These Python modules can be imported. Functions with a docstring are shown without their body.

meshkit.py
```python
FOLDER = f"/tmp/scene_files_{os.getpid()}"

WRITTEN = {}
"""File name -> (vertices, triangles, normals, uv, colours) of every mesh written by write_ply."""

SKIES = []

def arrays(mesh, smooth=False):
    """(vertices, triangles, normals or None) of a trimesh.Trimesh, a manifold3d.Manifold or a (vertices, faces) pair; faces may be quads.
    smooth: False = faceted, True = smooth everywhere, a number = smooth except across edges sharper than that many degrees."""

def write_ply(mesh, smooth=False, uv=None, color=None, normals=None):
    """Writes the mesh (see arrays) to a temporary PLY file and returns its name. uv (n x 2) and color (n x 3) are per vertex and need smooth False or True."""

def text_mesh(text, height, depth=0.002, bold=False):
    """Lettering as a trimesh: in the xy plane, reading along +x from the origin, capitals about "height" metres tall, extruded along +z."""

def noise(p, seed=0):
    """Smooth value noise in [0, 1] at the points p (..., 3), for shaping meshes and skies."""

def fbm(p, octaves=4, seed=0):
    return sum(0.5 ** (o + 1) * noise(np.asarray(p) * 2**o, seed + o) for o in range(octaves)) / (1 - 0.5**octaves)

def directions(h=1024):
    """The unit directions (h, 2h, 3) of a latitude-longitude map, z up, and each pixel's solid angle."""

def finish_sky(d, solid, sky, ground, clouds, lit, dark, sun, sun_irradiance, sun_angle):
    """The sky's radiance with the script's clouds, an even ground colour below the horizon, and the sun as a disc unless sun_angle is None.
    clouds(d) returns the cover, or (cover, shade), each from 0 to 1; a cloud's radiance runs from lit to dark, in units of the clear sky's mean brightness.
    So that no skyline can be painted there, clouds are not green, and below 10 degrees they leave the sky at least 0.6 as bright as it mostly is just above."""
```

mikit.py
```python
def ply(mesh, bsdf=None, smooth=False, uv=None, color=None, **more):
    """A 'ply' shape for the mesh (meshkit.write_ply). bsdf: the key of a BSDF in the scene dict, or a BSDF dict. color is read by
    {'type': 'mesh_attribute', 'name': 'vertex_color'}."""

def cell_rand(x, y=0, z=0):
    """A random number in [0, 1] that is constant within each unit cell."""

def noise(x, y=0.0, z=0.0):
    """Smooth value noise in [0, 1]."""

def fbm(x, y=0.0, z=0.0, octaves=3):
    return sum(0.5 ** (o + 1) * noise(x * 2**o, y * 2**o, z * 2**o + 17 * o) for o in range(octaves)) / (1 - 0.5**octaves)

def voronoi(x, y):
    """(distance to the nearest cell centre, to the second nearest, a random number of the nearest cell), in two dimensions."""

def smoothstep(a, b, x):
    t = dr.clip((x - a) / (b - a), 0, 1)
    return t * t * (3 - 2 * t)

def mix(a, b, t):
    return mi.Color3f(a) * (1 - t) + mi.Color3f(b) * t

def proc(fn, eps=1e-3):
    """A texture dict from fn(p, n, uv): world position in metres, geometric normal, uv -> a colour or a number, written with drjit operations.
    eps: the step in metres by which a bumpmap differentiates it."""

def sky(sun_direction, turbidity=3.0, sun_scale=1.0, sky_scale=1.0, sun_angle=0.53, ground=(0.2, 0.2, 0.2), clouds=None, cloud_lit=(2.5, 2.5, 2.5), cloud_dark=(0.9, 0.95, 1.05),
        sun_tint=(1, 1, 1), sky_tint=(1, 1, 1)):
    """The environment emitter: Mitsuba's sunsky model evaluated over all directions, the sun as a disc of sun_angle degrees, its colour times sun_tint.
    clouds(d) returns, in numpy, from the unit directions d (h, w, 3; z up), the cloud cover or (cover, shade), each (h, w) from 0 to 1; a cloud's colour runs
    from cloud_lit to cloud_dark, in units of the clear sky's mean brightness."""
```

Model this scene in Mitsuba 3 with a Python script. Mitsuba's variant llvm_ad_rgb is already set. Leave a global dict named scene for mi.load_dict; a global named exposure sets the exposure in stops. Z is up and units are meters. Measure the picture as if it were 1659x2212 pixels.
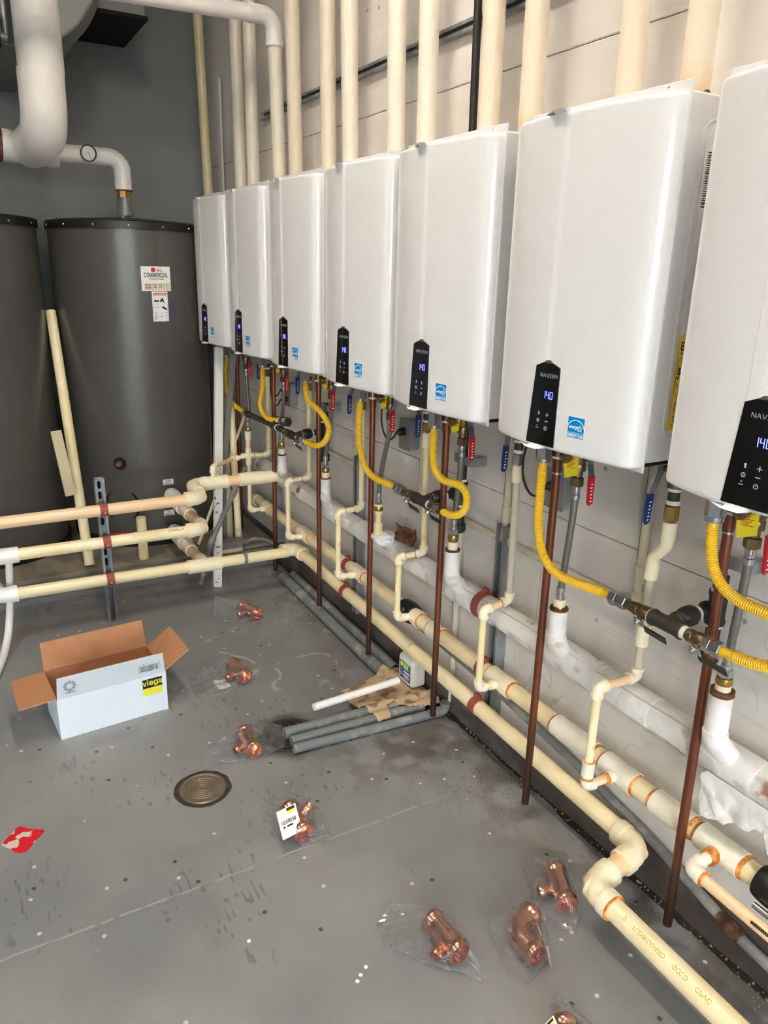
import math, json
import numpy as np, trimesh, manifold3d
import mitsuba as mi, mikit, meshkit
import drjit as dr
from mikit import noise, fbm, smoothstep, mix, voronoi, cell_rand
T = mi.ScalarTransform4f
rng = np.random.default_rng(7)
scene, labels = {}, {}
PI = math.pi

# ------------------------------------------------------------------ camera, light, exposure
CAM = np.array([-1.37574, 0.0, 1.58858])
FWD = np.array([0.47203766, 0.82669125, -0.30620587])
UPV = np.array([0.13130923, 0.27753212, 0.95170048])
scene['camera'] = {'type': 'perspective', 'fov': 2 * math.degrees(math.atan(829.5 / 1624.64)), 'fov_axis': 'x', 'near_clip': 0.05, 'far_clip': 100.0,
                   'to_world': T().look_at(origin=CAM.tolist(), target=(CAM + FWD).tolist(), up=UPV.tolist())}
exposure = 3.55
SKY = 4.6
scene['daylight'] = mikit.sky([-0.55, -0.75, 0.42], turbidity=3.0, sun_scale=0.0, sky_scale=SKY, ground=(0.30, 0.30, 0.29),
                              clouds=lambda d: np.clip(meshkit.fbm(d * 3.0 + 5.0, 4) * 2.2 - 0.55, 0, 1), cloud_lit=(1.30, 1.52, 1.90), cloud_dark=(0.85, 1.02, 1.30))
LAMPS = [(-0.85, 1.75), (-0.85, -0.6), (-3.2, 1.75), (-3.2, -0.6)]
LAMP_RAD = [5.5, 5.0, 4.0, 4.0]
LAMP_RGB = np.array([1.0, 0.9, 0.76])
CEIL = 3.45

# ------------------------------------------------------------------ materials
def lin(r, g, b):
    c = np.array([r, g, b]) / 255.0
    return np.where(c <= 0.04045, c / 12.92, ((c + 0.055) / 1.055) ** 2.4).tolist()
def rgb(c): return {'type': 'rgb', 'value': [float(x) for x in c]}
def mat(name, col, rough=0.5, metal=0.0, two=True, bump=None, bscale=1.0, **kw):
    c = rgb(lin(*col)) if isinstance(col, tuple) else mikit.proc(col)
    b = {'type': 'principled', 'base_color': c, 'roughness': (mikit.proc(rough) if callable(rough) else rough), 'metallic': metal, **kw}
    if bump is not None:
        b = {'type': 'bumpmap', 'arbitrary': mikit.proc(bump), 'scale': bscale, 'bsdf': b}
    scene[name] = {'type': 'twosided', 'bsdf': b} if two else b
    return name
def L(*c): return mi.Color3f(*[float(x) for x in lin(*c)])

def floor_col(p, n, uv):
    x, y = p.x, p.y
    f = fbm(x * 1.7 + 3, y * 1.7, 0.5, 4)
    c = mix(L(121, 123, 124), L(140, 140, 137), smoothstep(0.3, 0.7, f))
    g = noise(x * 9, y * 9, 1.3)
    c = mix(c, L(110, 112, 114), 0.35 * smoothstep(0.66, 0.9, g))
    # chalky efflorescence veins in the paint near the heaters' foot
    w = fbm(x * 3.1 + 7, y * 3.1 + 1, 0.2, 3)
    v = smoothstep(0.020, 0.0, dr.abs(w - 0.5)) * smoothstep(2.35, 2.55, y) * smoothstep(3.15, 2.95, y) * smoothstep(-0.75, -0.5, x) * smoothstep(0.02, -0.08, x)
    c = mix(c, L(176, 171, 156), 0.75 * v * smoothstep(0.35, 0.6, noise(x * 25, y * 25, 3)))
    # dirt along the wall foot and around the floor drain
    d1 = smoothstep(0.42, 0.0, dr.abs(x - 0.08) + 0.22 * fbm(x * 6, y * 6, 2.0, 3) - 0.05)
    c = mix(c, L(78, 66, 52), 0.70 * d1 * smoothstep(0.36, 0.60, fbm(x * 11, y * 11, 5.1, 3)))
    dd = voronoi(x * 70, y * 70)
    c = mix(c, L(170, 160, 140), 0.8 * d1 * smoothstep(0.16, 0.08, dd[0]) * smoothstep(0.75, 0.8, dd[2]))
    c = mix(c, L(44, 34, 26), 0.8 * smoothstep(0.42, 0.1, d1 * 0 + dr.sqrt(dr.square((x + 0.02) / 1.1) + dr.square(y - 1.72))) * smoothstep(0.13, 0.07, voronoi(x * 46 + 3, y * 46)[0]) * smoothstep(0.45, 0.5, voronoi(x * 46 + 3, y * 46)[2]))
    r2 = dr.sqrt(dr.square((x + 0.12) / 1.7) + dr.square(y - 1.94))
    d2 = smoothstep(0.30, 0.05, r2 + 0.12 * (fbm(x * 7, y * 7, 8.8, 3) - 0.5))
    c = mix(c, L(66, 56, 46), 0.60 * d2 * smoothstep(0.36, 0.62, fbm(x * 13 + 2, y * 13, 4.4, 3)))
    r3 = dr.sqrt(dr.square(x + 0.505) + dr.square(y - 2.16))
    c = mix(c, L(62, 52, 42), 0.75 * smoothstep(0.16, 0.105, r3 + 0.05 * (fbm(x * 17, y * 17, 2.2, 3) - 0.5)))
    d4 = smoothstep(0.13, 0.02, dr.abs(y - 3.70) + 0.08 * fbm(x * 5, y * 5, 1.0, 2)) 
    c = mix(c, L(84, 76, 66), 0.5 * d4)
    # bare patch by the pad and scuffs
    r5 = dr.sqrt(dr.square((x + 1.26) / 1.2) + dr.square((y - 3.42) / 0.8))
    c = mix(c, L(128, 118, 104), 0.75 * smoothstep(0.14, 0.05, r5 + 0.07 * (fbm(x * 12, y * 12, 9, 3) - 0.5)))
    r6 = dr.sqrt(dr.square(x + 0.44) + dr.square((y - 3.56) / 0.7))
    c = mix(c, L(126, 115, 100), 0.6 * smoothstep(0.13, 0.04, r6 + 0.07 * (fbm(x * 12, y * 12, 6, 3) - 0.5)))
    sc = smoothstep(0.80, 0.90, noise(x * 120, y * 34, 7.0)) * smoothstep(0.62, 0.74, noise(x * 4.3, y * 4.3, 11.0))
    c = mix(c, L(70, 72, 74), 0.40 * sc)
    sp = smoothstep(0.060, 0.040, voronoi(x * 9, y * 9)[0]) * smoothstep(0.55, 0.6, voronoi(x * 9, y * 9)[2])
    c = mix(c, L(205, 205, 202), 0.75 * sp * smoothstep(0.5, 0.55, noise(x * 40, y * 40, 1)))
    sp2 = smoothstep(0.05, 0.035, voronoi(x * 7 + 40, y * 7)[0]) * smoothstep(0.7, 0.75, voronoi(x * 7 + 40, y * 7)[2])
    c = mix(c, L(48, 48, 48), 0.8 * sp2)
    # the saw cut, chipped and filled with dust
    e = dr.abs(y - 1.633 + 0.004 * (noise(x * 30, 2.0, 1.0) - 0.5))
    j = smoothstep(0.0055, 0.002, e) * smoothstep(-0.05, -0.35, x)
    c = mix(c, L(160, 158, 152), 0.62 * j * smoothstep(0.2, 0.5, noise(x * 45, 3.0, 1.0)))
    return c
mat('m_floor', floor_col, rough=lambda p, n, uv: 0.38 + 0.25 * fbm(p.x * 5, p.y * 5, 1.0, 3), specular=0.45,
    bump=lambda p, n, uv: 0.0006 * fbm(p.x * 30, p.y * 30, 0.0, 2) - 0.0012 * smoothstep(0.004, 0.001, dr.abs(p.y - 1.633)))

def wall_col(p, n, uv):
    c = mix(L(214, 209, 203), L(200, 195, 189), smoothstep(0.35, 0.7, fbm(p.y * 2.2, p.z * 2.2, 4.0, 4)))
    gr = noise(p.y * 3.0, p.z * 160, 2.0)
    c = mix(c, L(182, 176, 168), 0.22 * smoothstep(0.72, 0.9, gr) * smoothstep(0.45, 0.6, noise(p.y * 5, p.z * 6, 1.0)))
    cr = smoothstep(0.010, 0.0, dr.abs(fbm(p.y * 6 + 3, p.z * 6, 1.0, 3) - 0.5)) * smoothstep(0.62, 0.72, noise(p.y * 2.4 + 5, p.z * 2.4, 3.0)) * smoothstep(1.1, 1.0, p.z)
    c = mix(c, L(110, 104, 98), 0.30 * cr)
    d = voronoi(p.y * 5, p.z * 5)
    c = mix(c, L(120, 100, 84), 0.7 * smoothstep(0.045, 0.02, d[0]) * smoothstep(0.72, 0.76, d[2]))
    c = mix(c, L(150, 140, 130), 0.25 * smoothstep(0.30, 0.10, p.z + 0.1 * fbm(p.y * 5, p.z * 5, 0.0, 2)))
    return c
mat('m_wall', wall_col, rough=0.6, specular=0.35, bump=lambda p, n, uv: 0.0010 * noise(p.y * 4.0, p.z * 170, 2.0) + 0.0008 * fbm(p.y * 14, p.z * 14, 1.0, 2))
mat('m_backwall', lambda p, n, uv: mix(L(128, 132, 134), L(146, 149, 150), fbm(p.x * 2, p.z * 2, 1.0, 3)), rough=0.6, specular=0.3)
mat('m_sidewall', (150, 148, 144), rough=0.8)
mat('m_ceiling', (170, 168, 164), rough=0.9)
mat('m_curb', lambda p, n, uv: mix(L(74, 67, 63), L(98, 91, 86), smoothstep(0.45, 0.75, fbm(p.y * 6, p.z * 9, 1.0, 4))), rough=0.5, specular=0.4)
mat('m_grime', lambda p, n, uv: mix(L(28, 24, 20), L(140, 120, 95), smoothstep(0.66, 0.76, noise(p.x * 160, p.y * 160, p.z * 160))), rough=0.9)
mat('m_pad', lambda p, n, uv: mix(L(104, 98, 90), L(132, 122, 108), smoothstep(0.35, 0.65, fbm(p.x * 9, p.y * 9, p.z * 9, 4))), rough=0.8)
mat('m_padpaint', lambda p, n, uv: mix(L(92, 94, 96), L(112, 110, 106), fbm(p.x * 5, p.y * 5, p.z * 5, 3)), rough=0.5)
mat('m_enamel', (226, 225, 226), rough=0.16, specular=0.55, clearcoat=0.6, clearcoat_gloss=0.93)
mat('m_cabinet', (214, 213, 215), rough=0.35, specular=0.5)
mat('m_panel', (9, 9, 10), rough=0.06, specular=0.6)
mat('m_paneltrim', (120, 110, 100), rough=0.25, metal=0.5)
mat('m_logo', (150, 150, 152), rough=0.4)
mat('m_icon', (190, 190, 192), rough=0.5)
mat('m_stickerblue', (0, 130, 200), rough=0.35)
mat('m_stickerwhite', (235, 240, 245), rough=0.35)
mat('m_labelyellow', (226, 190, 34), rough=0.45)
mat('m_print', (24, 22, 20), rough=0.6)
mat('m_printolive', (176, 152, 20), rough=0.5)
mat('m_paper', (226, 224, 222), rough=0.5)
mat('m_papertan', (196, 182, 150), rough=0.6)
mat('m_red_print', (196, 40, 42), rough=0.5)
mat('m_tank', lambda p, n, uv: mix(L(70, 68, 65), L(78, 75, 72), fbm(p.x * 2, p.y * 2, p.z * 3, 3)), rough=0.30, specular=0.5, clearcoat=0.25, clearcoat_gloss=0.9)
mat('m_blackplastic', (22, 22, 23), rough=0.35)
mat('m_blackmatt', (12, 12, 12), rough=0.8)
mat('m_rust', lambda p, n, uv: mix(L(96, 58, 40), L(140, 84, 56), fbm(p.x * 60, p.y * 60, p.z * 60, 3)), rough=0.8)
def pvc(p, n, uv):
    f = fbm(p.x * 7, p.y * 7, p.z * 7, 3)
    c = mix(L(231, 212, 166), L(238, 222, 184), smoothstep(0.3, 0.7, f))
    s = smoothstep(0.70, 0.82, noise(p.x * 45, p.y * 45, p.z * 45)) * smoothstep(0.55, 0.7, fbm(p.x * 5 + 3, p.y * 5, p.z * 5, 2))
    return mix(c, L(176, 120, 70), 0.35 * s)
mat('m_cpvc', pvc, rough=0.30, specular=0.5)
mat('m_cpvcpink', lambda p, n, uv: mix(L(230, 192, 150), L(238, 204, 166), fbm(p.x * 5, p.y * 5, p.z * 5, 3)), rough=0.28, specular=0.5)
mat('m_fitting', lambda p, n, uv: mix(L(232, 218, 184), L(240, 229, 202), fbm(p.x * 12, p.y * 12, p.z * 12, 3)), rough=0.28, specular=0.5)
mat('m_fittingwhite', lambda p, n, uv: mix(L(226, 218, 196), L(236, 231, 216), fbm(p.x * 18, p.y * 18, p.z * 18, 3)), rough=0.25, specular=0.5)
mat('m_glue', lambda p, n, uv: mix(L(180, 98, 36), L(224, 160, 84), smoothstep(0.3, 0.7, fbm(p.x * 70, p.y * 70, p.z * 70, 3))), rough=0.35, specular=0.5)
mat('m_ventpvc', lambda p, n, uv: mix(mix(L(224, 216, 200), L(220, 206, 186), smoothstep(0.3, 0.7, noise(p.y * 3.1, 1.0, 2.0))), L(206, 160, 104), 0.6 * smoothstep(2.02, 1.93, p.z) * smoothstep(0.12, 0.08, dr.minimum(dr.abs(p.y - 1.721), dr.abs(p.y - 1.203)))), rough=0.32, specular=0.5)
mat('m_white_pvc', (232, 228, 224), rough=0.25, specular=0.5)
def insul(p, n, uv):
    c = mix(L(232, 229, 226), L(216, 211, 205), smoothstep(0.35, 0.7, fbm(p.x * 9, p.y * 9, p.z * 9, 4)))
    g = smoothstep(0.56, 0.70, fbm(p.x * 13 + 4, p.y * 13, p.z * 13, 4))
    c = mix(c, L(150, 142, 130), 0.45 * g)
    s = smoothstep(0.60, 0.66, fbm(p.x * 16, p.y * 16 + 9, p.z * 16, 4)) * smoothstep(0.46, 0.56, noise(p.x * 4, p.y * 4 + 2, p.z * 4))
    c = mix(c, L(186, 140, 88), 0.55 * s)
    return mix(c, L(120, 66, 34), 0.7 * smoothstep(0.66, 0.72, fbm(p.x * 16, p.y * 16 + 9, p.z * 16, 4)) * smoothstep(0.46, 0.56, noise(p.x * 4, p.y * 4 + 2, p.z * 4)))
mat('m_insul', insul, rough=0.5, specular=0.4, bump=lambda p, n, uv: 0.007 * fbm(p.x * 26, p.y * 26, p.z * 26, 3))
mat('m_insulclean', (226, 223, 219), rough=0.35, specular=0.5)
mat('m_foam', lambda p, n, uv: mix(L(60, 36, 26), L(120, 78, 54), smoothstep(0.3, 0.7, fbm(p.x * 50, p.y * 50, p.z * 50, 3))), rough=0.9)
mat('m_brass', lambda p, n, uv: mix(L(112, 92, 66), L(146, 122, 88), fbm(p.x * 60, p.y * 60, p.z * 60, 3)), rough=0.34, metal=0.85)
mat('m_brassbright', (186, 150, 84), rough=0.25, metal=0.95)
mat('m_steel', (190, 192, 194), rough=0.22, metal=0.95)
mat('m_galv', lambda p, n, uv: mix(L(126, 130, 134), L(164, 168, 172), smoothstep(0.3, 0.7, fbm(p.x * 25, p.y * 25, p.z * 8, 4))), rough=0.45, metal=0.6)
mat('m_iron', lambda p, n, uv: mix(L(52, 46, 41), L(78, 70, 62), fbm(p.x * 40, p.y * 40, p.z * 40, 3)), rough=0.5, metal=0.3)
mat('m_ironblack', (34, 32, 31), rough=0.45)
mat('m_teflon', (226, 224, 220), rough=0.6)
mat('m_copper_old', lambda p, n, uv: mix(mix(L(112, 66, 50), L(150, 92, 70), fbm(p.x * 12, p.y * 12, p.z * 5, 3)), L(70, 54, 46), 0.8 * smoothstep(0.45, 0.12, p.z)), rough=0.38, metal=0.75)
mat('m_copper', (222, 164, 138), rough=0.22, metal=1.0)
mat('m_copperdark', (120, 60, 44), rough=0.5, metal=0.8)
mat('m_yellow', (240, 192, 36), rough=0.28, specular=0.5, clearcoat=0.3)
def braid(p, n, uv):
    a = dr.sin((uv.x * 24 + uv.y * 420) * 2 * PI) * dr.sin((uv.x * 24 - uv.y * 420) * 2 * PI)
    return mix(L(70, 68, 66), L(176, 174, 170), smoothstep(-0.35, 0.45, a))
mat('m_braid', braid, rough=0.35, metal=0.7)
mat('m_red', (176, 26, 38), rough=0.35, specular=0.5)
mat('m_blue', (22, 44, 104), rough=0.35, specular=0.5)
mat('m_clampred', lambda p, n, uv: mix(L(136, 62, 52), L(160, 84, 72), fbm(p.x * 50, p.y * 50, p.z * 50, 3)), rough=0.6)
mat('m_rubber', (16, 16, 17), rough=0.45)
mat('m_tag', (228, 206, 40), rough=0.5)
mat('m_teal', (20, 92, 98), rough=0.5)
mat('m_condensate', lambda p, n, uv: mix(L(204, 196, 178), L(184, 172, 150), fbm(p.x * 14, p.y * 14, p.z * 14, 3)), rough=0.5)
mat('m_graypvc', lambda p, n, uv: mix(L(112, 116, 117), L(150, 146, 138), smoothstep(0.50, 0.72, fbm(p.x * 16, p.y * 16, p.z * 16, 4))), rough=0.5)
mat('m_graypvc2', (118, 116, 114), rough=0.4)
mat('m_cloth', lambda p, n, uv: mix(mix(L(196, 172, 140), L(170, 144, 112), fbm(p.x * 14, p.y * 14, 1.0, 4)), L(96, 76, 58), 0.7 * smoothstep(0.60, 0.74, fbm(p.x * 22 + 3, p.y * 22, 1.0, 3))), rough=0.95, specular=0.1)
mat('m_jug', (206, 202, 196), rough=0.4)
mat('m_green', (24, 116, 66), rough=0.4)
mat('m_darkblue', (36, 58, 132), rough=0.4)
mat('m_cardboard', lambda p, n, uv: mix(L(168, 116, 80), L(182, 130, 92), fbm(p.x * 20, p.y * 4, p.z * 20, 3)), rough=0.85)
mat('m_cardwhite', (212, 218, 226), rough=0.6)
mat('m_cardgray', (196, 202, 208), rough=0.6)
mat('m_labelyellow2', (222, 214, 60), rough=0.5)
mat('m_scraper', lambda p, n, uv: mix(L(204, 30, 44), L(206, 190, 178), smoothstep(0.52, 0.60, fbm(p.x * 34, p.y * 34, 2.0, 3))), rough=0.35)
mat('m_bronze', lambda p, n, uv: mix(L(116, 104, 88), L(146, 132, 112), fbm(p.x * 30, p.y * 30, 1.0, 3)), rough=0.45, metal=0.6)
mat('m_cast', lambda p, n, uv: mix(L(30, 26, 22), L(70, 58, 44), fbm(p.x * 60, p.y * 60, 1.0, 3)), rough=0.8)
mat('m_darkpit', (10, 9, 8), rough=1.0)
mat('m_duct', (122, 126, 124), rough=0.45, metal=0.35)
mat('m_trimwhite', lambda p, n, uv: mix(L(214, 210, 206), L(90, 84, 78), 0.8 * smoothstep(0.72, 0.78, noise(p.x * 70, p.y * 70, p.z * 70)) * smoothstep(0.7, 0.5, p.z)), rough=0.5)
mat('m_dot', (226, 226, 222), rough=0.6)
scene['m_film'] = {'type': 'blendbsdf', 'weight': 0.05, 'a': {'type': 'thindielectric', 'int_ior': 1.5}, 'b': {'type': 'twosided', 'bsdf': {'type': 'principled', 'base_color': rgb((0.75, 0.76, 0.78)), 'roughness': 0.22, 'specular': 0.9}}}
scene['m_display'] = {'type': 'diffuse', 'reflectance': rgb((0.02, 0.02, 0.05))}
scene['m_lampglass'] = {'type': 'diffuse', 'reflectance': rgb((0.8, 0.8, 0.8))}

# ------------------------------------------------------------------ mesh helpers
def TM(v, f): return trimesh.Trimesh(np.asarray(v, float), np.asarray(f, int), process=False)
def cat(*ms):
    ms = [m for m in (ms[0] if len(ms) == 1 and isinstance(ms[0], (list, tuple)) else ms)]
    return trimesh.util.concatenate(ms) if len(ms) > 1 else ms[0]
def unit(v): v = np.asarray(v, float); return v / np.linalg.norm(v)
def frames(p):
    t = np.gradient(p, axis=0); t /= np.linalg.norm(t, axis=1, keepdims=True) + 1e-12
    a = np.cross(t[0], [0, 0, 1.0]);
    if np.linalg.norm(a) < 1e-3: a = np.cross(t[0], [1.0, 0, 0])
    a = unit(a); A = [a]
    for i in range(1, len(p)):
        a = a - t[i] * np.dot(a, t[i]); a = unit(a); A.append(a)
    A = np.array(A); return t, A, np.cross(t, A)
def tube(path, r, n=18, caps=True, uv=False):
    p = np.asarray(path, float); r = np.broadcast_to(np.asarray(r, float), (len(p),))
    t, A, B = frames(p); k = n + 1 if uv else n
    ang = np.arange(k) * 2 * PI / n
    v = p[:, None] + r[:, None, None] * (np.cos(ang)[None, :, None] * A[:, None] + np.sin(ang)[None, :, None] * B[:, None])
    v = v.reshape(-1, 3); i, j = np.meshgrid(np.arange(len(p) - 1), np.arange(n), indexing='ij')
    jn = j + 1 if uv else (j + 1) % n
    q = np.stack([i * k + j, (i) * k + jn, (i + 1) * k + jn, (i + 1) * k + j], -1).reshape(-1, 4)
    f = np.vstack([q[:, [0, 1, 2]], q[:, [0, 2, 3]]])
    if uv:
        s = np.concatenate([[0], np.cumsum(np.linalg.norm(np.diff(p, axis=0), axis=1))])
        U = np.stack([np.tile(np.arange(k) / n, len(p)), np.repeat(s, k)], -1)
        return TM(v, f), U
    if caps:
        m = len(v); v = np.vstack([v, p[:1], p[-1:]]); j = np.arange(n); e = (len(p) - 1) * k
        f = np.vstack([f, np.stack([np.full(n, m), (j + 1) % n, j], -1), np.stack([np.full(n, m + 1), e + j, e + (j + 1) % n], -1)])
    return TM(v, f)
def hollow(a, b, ro, ri, n=24):
    d = unit(np.asarray(b, float) - a); l = np.linalg.norm(np.asarray(b, float) - a)
    return lathe([(0, ri), (0, ro), (l, ro), (l, ri), (0, ri)], a, d, n)
def seg(a, b, r, n=18): return tube([a, b], r, n)
def rounded(pts, R, n=7):
    p = [np.asarray(q, float) for q in pts]; out = [p[0]]
    for i in range(1, len(p) - 1):
        a, b = p[i - 1] - p[i], p[i + 1] - p[i]; la, lb = np.linalg.norm(a), np.linalg.norm(b); a, b = a / la, b / lb
        cs = np.clip(np.dot(a, b), -1, 1); th = math.acos(cs)
        if th > PI - 0.02: out.append(p[i]); continue
        rr = R[i] if isinstance(R, (list, tuple)) else R
        d = min(rr / math.tan(th / 2), 0.49 * la, 0.49 * lb); rr = d * math.tan(th / 2)
        c = p[i] + unit(a + b) * rr / math.sin(th / 2); s, e = p[i] + a * d - c, p[i] + b * d - c; ph = PI - th
        for k in range(n + 1):
            w = k / n; out.append(c + (math.sin((1 - w) * ph) * s + math.sin(w * ph) * e) / math.sin(ph))
    out.append(p[-1]); return np.array(out)
def spline(pts, n):
    from scipy.interpolate import CubicSpline
    p = np.asarray(pts, float); s = np.concatenate([[0], np.cumsum(np.linalg.norm(np.diff(p, axis=0), axis=1) ** 0.7)])
    cs = CubicSpline(s, p); q = cs(np.linspace(0, s[-1], 400))
    l = np.concatenate([[0], np.cumsum(np.linalg.norm(np.diff(q, axis=0), axis=1))]); u = np.linspace(0, l[-1], n)
    return np.stack([np.interp(u, l, q[:, k]) for k in range(3)], -1), l[-1]
def basis(d):
    d = unit(d); a = np.cross(d, [0, 0, 1.0])
    if np.linalg.norm(a) < 1e-3: a = np.array([1.0, 0, 0])
    a = unit(a); return a, np.cross(d, a), d
def lathe(prof, p0, d, n=24, flat=False):
    a, b, d = basis(d); prof = np.asarray(prof, float); p0 = np.asarray(p0, float)
    ang = np.arange(n) * 2 * PI / n
    v = p0 + prof[:, 0][:, None, None] * d + prof[:, 1][:, None, None] * (np.cos(ang)[None, :, None] * a + np.sin(ang)[None, :, None] * b)
    v = v.reshape(-1, 3); m = len(prof); i, j = np.meshgrid(np.arange(m - 1), np.arange(n), indexing='ij'); jn = (j + 1) % n
    q = np.stack([i * n + j, i * n + jn, (i + 1) * n + jn, (i + 1) * n + j], -1).reshape(-1, 4)
    return TM(v, np.vstack([q[:, [0, 1, 2]], q[:, [0, 2, 3]]]))
def cyl(p0, d, l, r, n=24, ch=0.0012):
    ch = min(ch, r * 0.4, l * 0.4); return lathe([(0, 0), (0, r - ch), (ch, r), (l - ch, r), (l, r - ch), (l, 0)], p0, d, n)
def hexnut(p0, d, l, r):
    ch = 0.12 * r; return lathe([(0, 0), (0, r - ch), (ch, r), (l - ch, r), (l, r - ch), (l, 0)], p0, d, 6)
def hull(pts): return TM(*(lambda m: (m.vert_properties[:, :3], m.tri_verts))(manifold3d.Manifold.hull_points(np.asarray(pts, float)).to_mesh()))
def box(c, s, bev=0.0015, R=None):
    c, h = np.asarray(c, float), np.asarray(s, float) / 2; b = min(bev, 0.45 * h.min() * 2)
    pts = []
    for sx in (-1, 1):
        for sy in (-1, 1):
            for sz in (-1, 1):
                for k in range(3):
                    q = np.array([sx, sy, sz]) * h; w = np.full(3, b); w[k] = 0; pts.append(q - np.array([sx, sy, sz]) * w)
    m = hull(pts)
    if R is not None: m.apply_transform(np.block([[np.asarray(R, float), np.zeros((3, 1))], [np.zeros((1, 3)), 1]]))
    m.apply_translation(c); return m
def bx(lo, hi, bev=0.0015): lo, hi = np.asarray(lo, float), np.asarray(hi, float); return box((lo + hi) / 2, hi - lo, bev)
def frame(o, x, y, z): M = np.eye(4); M[:3, 0], M[:3, 1], M[:3, 2], M[:3, 3] = x, y, z, o; return M
def extr(poly, h, M):
    from shapely.geometry import Polygon
    g = poly if hasattr(poly, 'geoms') or hasattr(poly, 'exterior') else Polygon(poly)
    m = cat([trimesh.creation.extrude_polygon(q, h, engine='earcut') for q in getattr(g, 'geoms', [g])]); m.apply_transform(M); return m
def words(s, h, M, depth=0.0006, bold=False, center=False, sx=1.0):
    m = meshkit.text_mesh(s, h, depth, bold)
    if center: m.apply_translation([-(m.bounds[0][0] + m.bounds[1][0]) / 2, 0, 0])
    if sx != 1.0: m.apply_scale([sx, 1, 1])
    m.apply_transform(M); return m
def rect(w, h, x=0.0, y=0.0): return [(x, y), (x + w, y), (x + w, y + h), (x, y + h)]
def rough(m, amp, freq, seed=0):
    v = np.array(m.vertices); o = np.stack([meshkit.fbm(v * freq + 17 * k, 3, seed + k) - 0.5 for k in range(3)], -1)
    return TM(v + 2 * amp * o, m.faces)

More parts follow.
